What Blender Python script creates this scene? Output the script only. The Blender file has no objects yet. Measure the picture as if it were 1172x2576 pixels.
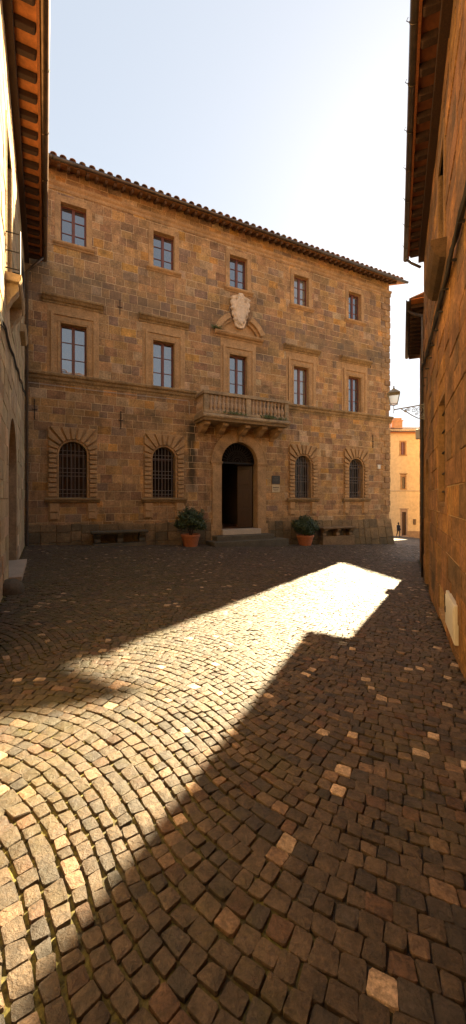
import bpy, bmesh, math, random
from mathutils import Vector, Matrix
import numpy as np
R = math.radians
rnd = random.Random(7)
C = bpy.context.scene.collection
sc = bpy.context.scene

# ------------------------------------------------------------------ camera
EYE = 1.73
cd = bpy.data.cameras.new('camera'); cam = bpy.data.objects.new('camera', cd); C.objects.link(cam)
cam.location = (0, 0, EYE); cam.rotation_euler = (R(90), 0, 0)
cd.sensor_fit = 'VERTICAL'; cd.sensor_height = 36.0
cd.lens = 36.0 * 967 / 2576
cd.shift_y = -(1288 - 1255) / 2576 * -1 * -1
cd.clip_end = 2000; cd.clip_start = 0.05
sc.camera = cam

# ------------------------------------------------------------------ light
EL = 33.4
AZ = math.atan2(.508, .861)
S = Vector((math.sin(AZ) * math.cos(R(EL)), math.cos(AZ) * math.cos(R(EL)), math.sin(R(EL))))
w = bpy.data.worlds.new('World'); sc.world = w; w.use_nodes = True
nt = w.node_tree; bg = nt.nodes['Background']
sky = nt.nodes.new('ShaderNodeTexSky'); sky.sky_type = 'NISHITA'; sky.sun_disc = False
sky.sun_elevation = R(EL); sky.sun_rotation = AZ; sky.altitude = 300; sky.air_density = 1.0
sky.dust_density = 0.7; sky.ozone_density = 1.0
hs = nt.nodes.new('ShaderNodeHueSaturation'); hs.inputs['Saturation'].default_value = .8
gm = nt.nodes.new('ShaderNodeGamma'); gm.inputs[1].default_value = .36      # thin even haze: evens the sky out
nt.links.new(sky.outputs[0], gm.inputs[0]); nt.links.new(gm.outputs[0], hs.inputs['Color']); nt.links.new(hs.outputs[0], bg.inputs[0]); bg.inputs[1].default_value = 0.082
sd = bpy.data.lights.new('sun', 'SUN'); sun = bpy.data.objects.new('sun', sd); C.objects.link(sun)
sd.energy = 5.0; sd.angle = R(0.5); sd.color = (1.0, 0.79, 0.48)
sun.location = (20, 30, 40)
sun.rotation_euler = S.to_track_quat('Z', 'Y').to_euler()
sc.view_settings.view_transform = 'Standard'; sc.view_settings.look = 'None'
sc.view_settings.exposure = 2.82; sc.view_settings.gamma = 1.0
sc.cycles.max_bounces = 8; sc.cycles.diffuse_bounces = 4
sc.cycles.use_denoising = True

# ------------------------------------------------------------------ materials
def new_mat(name):
    m = bpy.data.materials.new(name); m.use_nodes = True
    t = m.node_tree; b = t.nodes['Principled BSDF']
    return m, t, b
def N(t, k, **kw):
    n = t.nodes.new(k)
    for a, v in kw.items(): setattr(n, a, v)
    return n
def noise(t, scale, detail=4, rough=.6, vec=None, dist=0):
    n = N(t, 'ShaderNodeTexNoise'); n.inputs['Scale'].default_value = scale
    n.inputs['Detail'].default_value = detail; n.inputs['Roughness'].default_value = rough
    n.inputs['Distortion'].default_value = dist
    if vec: t.links.new(vec, n.inputs['Vector'])
    return n.outputs['Fac']
def ramp(t, fac, stops):
    r = N(t, 'ShaderNodeValToRGB'); e = r.color_ramp.elements
    while len(e) < len(stops): e.new(.5)
    for i, (p, c) in enumerate(stops):
        e[i].position = p; e[i].color = (c, c, c, 1) if not isinstance(c, tuple) else (*c, 1)
    t.links.new(fac, r.inputs[0]); return r.outputs[0]
def mix(t, fac, a, b, mode='MIX'):
    m = N(t, 'ShaderNodeMix', data_type='RGBA', blend_type=mode)
    for s, v in ((0, fac), (6, a), (7, b)):
        if hasattr(v, 'is_output') or isinstance(v, bpy.types.NodeSocket): t.links.new(v, m.inputs[s])
        elif s == 0: m.inputs[0].default_value = v
        else: m.inputs[s].default_value = (*v, 1)
    return m.outputs[2]
def bump(t, b, h, strength=.5, dist=.01, prev=None):
    n = N(t, 'ShaderNodeBump'); n.inputs['Strength'].default_value = strength
    n.inputs['Distance'].default_value = dist; t.links.new(h, n.inputs['Height'])
    if prev: t.links.new(prev, n.inputs['Normal'])
    t.links.new(n.outputs[0], b.inputs['Normal']); return n.outputs[0]
def objvec(t):
    return N(t, 'ShaderNodeTexCoord').outputs['Object']

def mat_stone(name, col, rough=.9, attr=False, var=.35, lichen=0., dark=0., pits=1., scale=1., spec=.3, streaks=None, spots=(.55,.5,.4)):
    """weathered stone: colour (or per block attribute) x mottling, lichen dots, dark weather patches, pits"""
    m, t, b = new_mat(name); v = objvec(t)
    if attr:
        a = N(t, 'ShaderNodeAttribute', attribute_name='Col'); base = a.outputs['Color']
    else:
        base = mix(t, 0., col, col)
    f = ramp(t, noise(t, 2.2 * scale, 6, .65, v), [(.28, 1 - var), (.72, 1 + var * .6)])
    base = mix(t, 1., base, f, 'MULTIPLY')
    f2 = ramp(t, noise(t, 17 * scale, 7, .8, v), [(.32, 1 - var * .9), (.66, 1 + var * .8)])
    base = mix(t, 1., base, f2, 'MULTIPLY')
    if dark:
        d = ramp(t, noise(t, .55 * scale, 7, .7, v, .4), [(.5, 0.), (.68, dark)])
        base = mix(t, d, base, (.055, .045, .03))
    if lichen:
        l = ramp(t, noise(t, 38 * scale, 2, .5, v), [(.66, 0.), (.7, 1.)])
        l2 = ramp(t, noise(t, .8 * scale, 5, .7, v), [(.45, 0.), (.65, lichen)])
        l3 = mix(t, 1., l, l2, 'MULTIPLY')
        base = mix(t, l3, base, spots)
    if streaks: base = streaks(t, v, base)
    t.links.new(base, b.inputs['Base Color'])
    b.inputs['Roughness'].default_value = rough; b.inputs['Specular IOR Level'].default_value = spec
    n1 = bump(t, b, noise(t, 7 * scale, 7, .75, v), .8, .03)
    vo = N(t, 'ShaderNodeTexVoronoi'); vo.inputs['Scale'].default_value = 22 * scale; t.links.new(v, vo.inputs['Vector'])
    pr = ramp(t, vo.outputs['Distance'], [(.05, 0.), (.3, 1.)])
    n2 = bump(t, b, pr, .6 * pits, .018, n1)
    bump(t, b, noise(t, 60 * scale, 4, .7, v), .8 * pits, .010, n2)
    return m

def palazzo_streaks(t, v, base):
    # water stains that have a shape of their own: below the balcony's left end and the string course,
    # damp foot of the wall
    s = N(t, 'ShaderNodeSeparateXYZ'); t.links.new(v, s.inputs[0])
    def M(op, a, bb=None, c=None):
        n = N(t, 'ShaderNodeMath', operation=op); n.use_clamp = False
        for i, q in enumerate((a, bb, c)):
            if q is None: continue
            if isinstance(q, (int, float)): n.inputs[i].default_value = q
            else: t.links.new(q, n.inputs[i])
        return n.outputs[0]
    wob = noise(t, 1.3, 4, .6, v)
    x = M('ADD', s.outputs[0], M('MULTIPLY', M('SUBTRACT', wob, .5), .35))
    for cx, wd, z0, z1, k in ((6.48, .22, 1.9, 5.2, .85), (11.05, .16, 3.6, 5.6, .35), (.45, .5, 9.6, 11.2, .5)):
        g = M('SUBTRACT', 1., M('DIVIDE', M('ABSOLUTE', M('SUBTRACT', x, cx)), wd)); g = M('MAXIMUM', g, 0)
        h = M('MULTIPLY', M('MINIMUM', M('MAXIMUM', M('MULTIPLY', M('SUBTRACT', s.outputs[2], z0), 1.), 0), 1.),
              M('MINIMUM', M('MAXIMUM', M('MULTIPLY', M('SUBTRACT', z1, s.outputs[2]), 4.), 0), 1.))
        f = M('MULTIPLY', M('MINIMUM', M('MULTIPLY', M('MULTIPLY', g, h), 1.6), 1.), k)
        base = mix(t, f, base, (.03, .025, .015))
    mpv = N(t, 'ShaderNodeMapping'); mpv.inputs['Scale'].default_value = (3.2, 3.2, .22); t.links.new(v, mpv.inputs[0])
    vs_ = ramp(t, noise(t, 1., 6, .7, mpv.outputs[0]), [(.50, 0.), (.72, .42)])
    base = mix(t, vs_, base, (.10, .07, .04))
    # lichen and soot band over window cornices and damp at the foot
    hz = M('ADD', s.outputs[2], M('MULTIPLY', M('SUBTRACT', wob, .5), 1.6))
    band = ramp(t, M('ABSOLUTE', M('SUBTRACT', hz, 9.75)), [(.2, .42), (1., 0.)])
    base = mix(t, band, base, (.15, .115, .08))
    foot = ramp(t, M('MULTIPLY', M('ADD', hz, .9), .5), [(.1, .7), (.9, 0.)])
    base = mix(t, foot, base, (.045, .038, .018))
    return base

def mat_plain(name, col, rough=.6, metal=0., var=.2, scale=8., bmp=.2, spec=.5, dist=.004):
    m, t, b = new_mat(name); v = objvec(t)
    f = ramp(t, noise(t, scale, 6, .65, v), [(.3, 1 - var), (.7, 1 + var)])
    c = mix(t, 1., col, f, 'MULTIPLY'); t.links.new(c, b.inputs['Base Color'])
    b.inputs['Roughness'].default_value = rough; b.inputs['Metallic'].default_value = metal
    b.inputs['Specular IOR Level'].default_value = spec
    bump(t, b, noise(t, scale * 3, 5, .6, v), bmp, dist)
    return m
def mat_wood(name, col, rough=.6):
    m, t, b = new_mat(name); v = objvec(t)
    mp = N(t, 'ShaderNodeMapping'); mp.inputs['Scale'].default_value = (14, 14, 1.2); t.links.new(v, mp.inputs[0])
    f = noise(t, 3, 6, .7, mp.outputs[0])
    c = mix(t, 1., col, ramp(t, f, [(.3, .5), (.7, 1.4)]), 'MULTIPLY'); t.links.new(c, b.inputs['Base Color'])
    b.inputs['Roughness'].default_value = rough; bump(t, b, f, .4, .004); return m
def mat_attr(name, rough=.85, var=.3, scale=30., bmp=.5, dist=.004, spec=.3):
    m, t, b = new_mat(name); v = objvec(t)
    a = N(t, 'ShaderNodeAttribute', attribute_name='Col')
    f = ramp(t, noise(t, scale, 5, .7, v), [(.3, 1 - var), (.7, 1 + var)])
    t.links.new(mix(t, 1., a.outputs['Color'], f, 'MULTIPLY'), b.inputs['Base Color'])
    b.inputs['Roughness'].default_value = rough; b.inputs['Specular IOR Level'].default_value = spec
    bump(t, b, noise(t, scale * 2, 4, .6, v), bmp, dist); return m

TUFF = mat_stone('tuff_blocks', None, attr=True, var=.5, lichen=.9, dark=.6, streaks=palazzo_streaks)
TUFFP = mat_stone('tuff_side_blocks', None, attr=True, var=.32, lichen=.3, dark=.25, scale=1.)
MORTAR = mat_stone('lime_mortar', (.58, .42, .24), var=.3)
MORTARD = mat_stone('dirty_mortar', (.46, .32, .18), var=.3)
TRIM = mat_stone('dressed_stone', (.44, .265, .125), var=.35, lichen=.5, dark=.45, pits=.6)
TRIMD = mat_stone('weathered_stone', (.40, .28, .16), var=.4, lichen=.9, dark=.5, pits=.9, spots=(.42, .36, .27))
LEDGE = mat_stone('mossy_ledge_stone', (.34, .22, .105), var=.5, lichen=.6, dark=.6, spots=(.35, .3, .2))
STEP = mat_stone('step_stone', (.11, .09, .06), var=.3, dark=.3, pits=.5, rough=.7)
MARBLE = mat_stone('pale_threshold_stone', (.48, .38, .28), var=.15, pits=.2, rough=.55)
TRAV = mat_stone('carved_travertine', (.70, .55, .40), var=.22, lichen=0, dark=.35, pits=1.2, scale=1.4)
FRAME = mat_wood('red_brown_window_wood', (.15, .045, .025), .5)
DOORW = mat_wood('dark_door_wood', (.045, .016, .008), .5)
DRAFT = mat_wood('dark_rafter_wood', (.10, .05, .024), .85)
RSOFF = mat_plain('dark_soffit_tiles', (.20, .065, .022), .9, 0, .35, 6, .3)  # right house eaves: a darker tone of the terracotta soffit colour
DSOFF = mat_plain('dark_soffit_boards', (.40, .20, .085), .9, 0, .35, 6, .3)
OLDW = mat_wood('old_wood_beam', (.05, .021, .009), .85)
REDW = mat_wood('rust_red_beam', (.26, .085, .022), .8)
IRON = mat_plain('wrought_iron', (.025, .021, .019), .55, .6, .3, 30)
LIRON = mat_plain('grey_green_lamp_iron', (.30, .28, .23), .6, .2, .25, 30)
IRONG = mat_plain('grey_wrought_iron', (.17, .14, .12), .6, .3, .3, 30)
GUT = mat_plain('weathered_copper_gutter', (.11, .085, .068), .42, .75, .35, 5, .15)
GUTL = mat_plain('bright_copper_gutter', (.17, .105, .065), .32, .85, .3, 5, .12)
TILE = mat_attr('clay_roof_tile', .85, .35, 14)
TERRA = mat_plain('terracotta_pot', (.36, .115, .04), .75, 0, .22, 10, .2)
SOIL = mat_plain('pot_soil', (.05, .035, .02), .95, 0, .3, 30, .6)
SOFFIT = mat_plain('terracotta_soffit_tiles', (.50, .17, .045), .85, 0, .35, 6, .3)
PLASTER = mat_stone('ochre_plaster', (.74, .59, .35), var=.2, pits=.15, dark=.12)
PLASTERP = mat_stone('pale_plaster', (.52, .43, .30), var=.14, pits=.2)
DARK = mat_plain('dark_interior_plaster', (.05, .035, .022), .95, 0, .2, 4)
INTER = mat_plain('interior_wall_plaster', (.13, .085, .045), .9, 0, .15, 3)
BOARD = mat_plain('dark_notice_board', (.03, .025, .02), .6)
CABLE = mat_plain('black_cable', (.03, .026, .022), .7, 0, .3, 20)
CONDUIT = mat_plain('pale_conduit', (.42, .36, .30), .6, 0, .2, 10)
WHITEB = mat_plain('cream_painted_metal', (.62, .58, .50), .45, 0, .08, 6, .05)
BRONZE = mat_plain('dark_bronze_plaque', (.04, .035, .028), .5, .3, .3, 20)
CREAM = mat_plain('cream_plaque', (.50, .38, .22), .6, 0, .12, 15)
SHUT = mat_wood('plum_brown_shutter', (.16, .06, .045), .7)

def mat_glass(name, tint, base, rough=.03):
    m, t, b = new_mat(name)
    v = objvec(t)
    oi = N(t, 'ShaderNodeObjectInfo')          # some panes have pale curtains close behind them
    t.links.new(ramp(t, oi.outputs['Random'], [(0., base), (.55, base), (.62, (.16, .14, .11)), (.8, (.05, .05, .055))] if rough < .1 else [(0., base), (1., base)]), b.inputs['Base Color'])
    b.inputs['Roughness'].default_value = rough
    b.inputs['IOR'].default_value = 2.8 if rough < .1 else 1.45; b.inputs['Specular Tint'].default_value = (*tint, 1)
    bump(t, b, noise(t, 2.6, 2, .5, v), .12, .02); return m
GLASS = mat_glass('window_glass', (1, 1, 1), (.035, .035, .045))
GLASSD = mat_glass('dark_window_glass', (.7, .6, .5), (.012, .009, .007), .15)
mL, tL, bL = new_mat('lantern_glass')
bL.inputs['Base Color'].default_value = (.9, .85, .7, 1); bL.inputs['Transmission Weight'].default_value = .85
bL.inputs['Roughness'].default_value = .35; bL.inputs['IOR'].default_value = 1.1
LGLASS = mL

def mat_leaf(name, a, bcol):
    m, t, b = new_mat(name); v = objvec(t)
    c = mix(t, ramp(t, noise(t, 9, 3, .6, v), [(.35, 0.), (.65, 1.)]), a, bcol)
    t.links.new(c, b.inputs['Base Color']); b.inputs['Roughness'].default_value = .5
    b.inputs['Subsurface Weight'].default_value = 0.; return m
LEAF = mat_leaf('dark_shrub_leaves', (.022, .038, .010), (.06, .085, .022))
GRASSM = mat_leaf('ledge_weeds', (.06, .08, .015), (.12, .13, .02))

# ------------------------------------------------------------------ mesh helpers
class MB:
    def __init__(s): s.v = []; s.f = []; s.c = []; s.col = (1, 1, 1)
    def add(s, vs, fs, col=None):
        o = len(s.v); s.v += [tuple(p) for p in vs]; s.f += [tuple(i + o for i in f) for f in fs]
        s.c += [(col or s.col)] * len(vs); return s
    def box(s, x0, x1, y0, y1, z0, z1, col=None):
        s.add([(x0, y0, z0), (x1, y0, z0), (x1, y1, z0), (x0, y1, z0), (x0, y0, z1), (x1, y0, z1), (x1, y1, z1), (x0, y1, z1)],
              [(0, 3, 2, 1), (4, 5, 6, 7), (0, 1, 5, 4), (1, 2, 6, 5), (2, 3, 7, 6), (3, 0, 4, 7)], col); return s
    def quad(s, a, b, c, d, col=None): return s.add([a, b, c, d], [(0, 1, 2, 3)], col)
    def prof(s, pts, x0, x1, col=None, m0=0., m1=0.):
        """extrude a closed (y,z) profile along x; m0/m1 mitre ends by y"""
        n = len(pts); vs = [(x0 + m0 * y, y, z) for y, z in pts] + [(x1 + m1 * y, y, z) for y, z in pts]
        fs = [(i, (i + 1) % n, (i + 1) % n + n, i + n) for i in range(n)] + [tuple(range(n))[::-1], tuple(range(n, 2 * n))]
        return s.add(vs, fs, col)
    def ring(s, inn, out, y0, y1, col=None):
        """closed prism between matching point rows inn/out given as (x,z)"""
        n = len(inn); vs = []
        for y in (y0, y1):
            vs += [(x, y, z) for x, z in inn] + [(x, y, z) for x, z in out]
        fs = []
        for i in range(n - 1):
            a, b, c, d = i, i + 1, n + i + 1, n + i; e = 2 * n
            fs += [(a, b, c, d), (d + e, c + e, b + e, a + e), (a, a + e, b + e, b), (d, c, c + e, d + e)]
        fs += [(0, n, n + 2 * n, 2 * n), (n - 1, 3 * n - 1, 4 * n - 1, 2 * n - 1)]
        return s.add(vs, fs, col)
    def tube(s, path, r, n=6, col=None, cap=True):
        P = [Vector(p) for p in path]; vs = []; rr = r if isinstance(r, (list, tuple)) else [r] * len(P)
        up = Vector((0, 0, 1))
        for i, p in enumerate(P):
            d = (P[min(i + 1, len(P) - 1)] - P[max(i - 1, 0)]).normalized()
            a = d.cross(up)
            if a.length < .05: a = d.cross(Vector((1, 0, 0)))
            a.normalize(); b = d.cross(a)
            for k in range(n):
                q = 2 * math.pi * k / n; vs.append(p + (a * math.cos(q) + b * math.sin(q)) * rr[i])
        fs = [(i * n + k, i * n + (k + 1) % n, (i + 1) * n + (k + 1) % n, (i + 1) * n + k) for i in range(len(P) - 1) for k in range(n)]
        if cap: fs += [tuple(range(n))[::-1], tuple(range((len(P) - 1) * n, len(P) * n))]
        return s.add(vs, fs, col)
    def lathe(s, prof, n=16, c=(0, 0, 0), col=None, sq=False):
        vs = []; off = math.pi / n if sq else 0
        for r, z in prof:
            for k in range(n):
                a = 2 * math.pi * k / n + off; vs.append((c[0] + r * math.cos(a), c[1] + r * math.sin(a), c[2] + z))
        fs = [(i * n + k, i * n + (k + 1) % n, (i + 1) * n + (k + 1) % n, (i + 1) * n + k) for i in range(len(prof) - 1) for k in range(n)]
        fs += [tuple(range(n))[::-1], tuple(range((len(prof) - 1) * n, len(prof) * n))]
        return s.add(vs, fs, col)
    def build(s, name, mat, parent=None, smooth=False, bevel=0., colattr=False, rough=0.):
        me = bpy.data.meshes.new(name); me.from_pydata(s.v, [], s.f); me.update()
        if colattr:
            a = me.color_attributes.new('Col', 'FLOAT_COLOR', 'POINT')
            a.data.foreach_set('color', np.array([(*c, 1) for c in s.c], dtype=np.float32).ravel())
        if mat: me.materials.append(mat)
        bm = bmesh.new(); bm.from_mesh(me); bmesh.ops.recalc_face_normals(bm, faces=bm.faces); bm.to_mesh(me); bm.free()
        if smooth: me.polygons.foreach_set('use_smooth', [True] * len(me.polygons))
        o = bpy.data.objects.new(name, me); C.objects.link(o)
        if parent: o.parent = parent
        if bevel:
            b = o.modifiers.new('bevel', 'BEVEL'); b.width = bevel; b.segments = 2; b.limit_method = 'ANGLE'
        return o
def tag(o, label=None, cat=None, group=None, kind=None):
    for k, v in (('label', label), ('category', cat), ('group', group), ('kind', kind)):
        if v: o[k] = v
    return o
def empty(name, loc, rz=0., label=None, cat=None, group=None):
    o = bpy.data.objects.new(name, None); C.objects.link(o); o.location = loc; o.rotation_euler = (0, 0, rz)
    o.empty_display_size = .2
    return tag(o, label, cat, group)
def dup(o, parent, loc=None):
    c = o.copy(); C.objects.link(c); c.parent = parent
    if loc is not None: c.location = loc
    return c
def dup_tree(o, parent, loc=None):
    c = dup(o, parent, loc)
    for ch in list(o.children): dup_tree(ch, c)
    return c

# ------------------------------------------------------------------ frames of the three fronts
TH = math.atan2(.44, .898)                       # palazzo: local +x runs along the front, local -y faces the square
PAL = Vector((-7.616, 14.0, 0))
LTH = TH + math.pi / 2
LEFT = Vector((-1.39, 1.33, 0))                  # left house: local x 0..14 towards the palazzo
RTH = math.atan2(-.92, -.392)
RIGHT = Vector((5.09, 10.24, 0))                 # right house: local x runs back towards the camera

def tcoord(x, y): return .898 * x + .44 * y + .68
def gz(x, y):
    t = tcoord(x, y)
    t = max(t, -1.5)
    z = .03 - .048 * min(t, 60)
    if t > 19: z -= .052 * (min(t, 60) - 19)
    return z

# ------------------------------------------------------------------ ashlar walls
def sub_rect(r, h):
    x0, x1, z0, z1 = r; a0, a1, b0, b1 = h
    if a0 >= x1 or a1 <= x0 or b0 >= z1 or b1 <= z0: return [r]
    out = []
    if a0 > x0: out.append((x0, a0, z0, z1))
    if a1 < x1: out.append((a1, x1, z0, z1))
    m0, m1 = max(x0, a0), min(x1, a1)
    if b0 > z0: out.append((m0, m1, z0, b0))
    if b1 < z1: out.append((m0, m1, b1, z1))
    return out
def minus(rects, holes):
    for h in holes:
        rects = [q for r in rects for q in sub_rect(r, h)]
    return rects
def ashlar(x0, x1, z0, z1, holes, palette, rh=(.25, .38), bw=(.26, .68), seed=1, prot=(.004, .014), gap=.014, cham=.012):
    g = random.Random(seed); mb = MB(); z = z0
    while z < z1 - 1e-3:
        h = g.uniform(*rh); zt = min(z + h, z1)
        if z1 - zt < rh[0] * .6: zt = z1
        x = x0 - g.uniform(0, bw[0])
        while x < x1:
            wd = g.uniform(*bw); xa, xb = max(x, x0), min(x + wd, x1); x += wd
            if xb - xa < .03: continue
            c = g.choices(palette[0], palette[1])[0]; k = g.uniform(.86, 1.12)
            c = tuple(min(1, q * k * g.uniform(.96, 1.04)) for q in c); p = g.uniform(*prot)
            js = g.uniform(-.012, .012)
            zz0, zz1 = z + (js if z > z0 else 0), zt
            for (a, b, d, e) in minus([(xa, xb, zz0, zz1)], holes):
                a += gap * .5; b -= gap * .5; d += gap * .5; e -= gap * .5
                if b - a < .03 or e - d < .03: continue
                q = cham
                mb.add([(a, .001, d), (b, .001, d), (b, .001, e), (a, .001, e),
                        (a + q * .4, -p, d + q * .4), (b - q * .4, -p, d + q * .4), (b - q * .4, -p, e - q * .4), (a + q * .4, -p, e - q * .4)],
                       [(4, 5, 6, 7), (0, 1, 5, 4), (1, 2, 6, 5), (2, 3, 7, 6), (3, 0, 4, 7)], c)
        z = zt
    return mb
def mortar(x0, x1, z0, z1, holes, depth=.45):
    mb = MB()
    for (a, b, d, e) in minus([(x0, x1, z0, z1)], holes):
        mb.quad((a, 0, d), (b, 0, d), (b, 0, e), (a, 0, e))
    for (a, b, d, e) in holes:      # reveals
        a, b, d, e = max(a, x0), min(b, x1), max(d, z0), min(e, z1)
        mb.quad((a, 0, d), (a, depth, d), (a, depth, e), (a, 0, e)); mb.quad((b, 0, d), (b, 0, e), (b, depth, e), (b, depth, d))
        mb.quad((a, 0, e), (a, depth, e), (b, depth, e), (b, 0, e)); mb.quad((a, 0, d), (b, 0, d), (b, depth, d), (a, depth, d))
    return mb
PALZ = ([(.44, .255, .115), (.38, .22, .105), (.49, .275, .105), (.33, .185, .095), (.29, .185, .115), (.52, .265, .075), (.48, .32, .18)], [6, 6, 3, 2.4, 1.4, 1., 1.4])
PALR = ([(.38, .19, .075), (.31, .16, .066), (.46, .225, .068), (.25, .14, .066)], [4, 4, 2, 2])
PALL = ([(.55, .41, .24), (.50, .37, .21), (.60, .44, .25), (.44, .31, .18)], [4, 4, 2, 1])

# ------------------------------------------------------------------ the setting
def grid_ground():
    def axis(pts): return sorted(set(round(p, 3) for p in pts))
    xs = axis([-600, -300, -150, -80] + [i for i in range(-50, 61, 1)] + [80, 150, 300, 600])
    ys = axis([-600, -300, -150, -80] + [i for i in range(-40, 91, 1)] + [150, 300, 600, 900])
    mb = MB(); nx = len(xs)
    vs = [(x, y, gz(x, y)) for y in ys for x in xs]
    fs = [(j * nx + i, j * nx + i + 1, (j + 1) * nx + i + 1, (j + 1) * nx + i) for j in range(len(ys) - 1) for i in range(nx - 1)]
    mb.add(vs, fs); return mb
def ground_mat():
    m, t, b = new_mat('earth_moss_and_distant_setts'); v = objvec(t)
    moss = ramp(t, noise(t, .9, 5, .7, v), [(.48, 0.), (.64, 1.)])
    fine = ramp(t, noise(t, 40, 4, .6, v), [(.35, .5), (.7, 1.5)])
    sx = N(t, 'ShaderNodeSeparateXYZ'); t.links.new(v, sx.inputs[0])
    lm = ramp(t, sx.outputs[0], [(.0, 0.), (1., 0.)]); lf_ = N(t, 'ShaderNodeMath', operation='MULTIPLY_ADD'); lf_.inputs[1].default_value = -.7; lf_.inputs[2].default_value = .35; lf_.use_clamp = True
    t.links.new(sx.outputs[0], lf_.inputs[0])
    soil = mix(t, moss, (.022, .015, .009), (.10, .09, .012))
    mz = mix(t, 1., lf_.outputs[0], ramp(t, noise(t, 3, 4, .7, v), [(.38, 0.), (.5, 1.)]), 'MULTIPLY')
    soil = mix(t, mz, soil, (.13, .11, .018))
    soil = mix(t, 1., soil, fine, 'MULTIPLY')
    vo = N(t, 'ShaderNodeTexVoronoi'); vo.inputs['Scale'].default_value = 7.5; t.links.new(v, vo.inputs['Vector'])
    hv = N(t, 'ShaderNodeSeparateColor'); t.links.new(vo.outputs['Color'], hv.inputs[0])
    sett = ramp(t, hv.outputs[0], [(0., (.09, .065, .045)), (1., (.24, .17, .11))])
    edge = N(t, 'ShaderNodeTexVoronoi', feature='DISTANCE_TO_EDGE'); edge.inputs['Scale'].default_value = 7.5; t.links.new(v, edge.inputs['Vector'])
    ef = ramp(t, edge.outputs['Distance'], [(.04, 0.), (.14, 1.)])
    s = N(t, 'ShaderNodeSeparateXYZ'); t.links.new(v, s.inputs[0])
    far = ramp(t, s.outputs[1], [(0., 0.), (1., 1.)])
    mm = N(t, 'ShaderNodeMath', operation='GREATER_THAN'); mm.inputs[1].default_value = 23.6; t.links.new(s.outputs[1], mm.inputs[0])
    mn = N(t, 'ShaderNodeMath', operation='LESS_THAN'); mn.inputs[1].default_value = -.4; t.links.new(s.outputs[1], mn.inputs[0])
    ma = N(t, 'ShaderNodeMath', operation='MAXIMUM'); t.links.new(mm.outputs[0], ma.inputs[0]); t.links.new(mn.outputs[0], ma.inputs[1])
    setc = mix(t, ef, (.04, .03, .02), sett)
    t.links.new(mix(t, ma.outputs[0], soil, setc), b.inputs['Base Color'])
    b.inputs['Roughness'].default_value = .8
    n1 = bump(t, b, ef, .6, .02); bump(t, b, noise(t, 30, 4, .6, v), .8, .01, n1)
    return m
g = grid_ground().build('ground', ground_mat()); tag(g, kind='structure')

# cobblestones: rows of arcs (real stones, one sheet)
def pal_side(x, y):   # <0 in front of the palazzo
    return (x - PAL.x) * -.44 + (y - PAL.y) * .898
def left_side(x, y):  # >0 in front of left wall
    return (x - LEFT.x) * .898 + (y - LEFT.y) * .44
def right_side(x, y):  # >0 in front of right wall
    return (x - 2.86) * -.92 + (y - 5.0) * .392
def right2_side(x, y):
    return (x - 5.26) * -.92 + (y - 10.42) * .391
def stone_here(x, y):
    if y < -.6 or y > 24: return False
    if abs(x) > .62 * max(y, 0) + 1.9: return False
    if y < 1.6 and False: return False
    if left_side(x, y) < .03 and tcoord(x, y) < 19: return False
    if y <= 10.24 and right_side(x, y) < .03: return False
    if 10.24 < y < 14.7 and right2_side(x, y) < .03: return False
    if pal_side(x, y) > -.05 and tcoord(x, y) < 19.2: return False
    if y > 15.3 and x > 12: return False
    return True
def clip(poly, nx, ny, c):   # keep nx*x+ny*y<=c
    out = []
    for i in range(len(poly)):
        a, b = poly[i], poly[(i + 1) % len(poly)]
        da, db = nx * a[0] + ny * a[1] - c, nx * b[0] + ny * b[1] - c
        if da <= 0: out.append(a)
        if (da < 0) != (db < 0) and abs(da - db) > 1e-9:
            k = da / (da - db); out.append((a[0] + (b[0] - a[0]) * k, a[1] + (b[1] - a[1]) * k))
    return out
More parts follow.
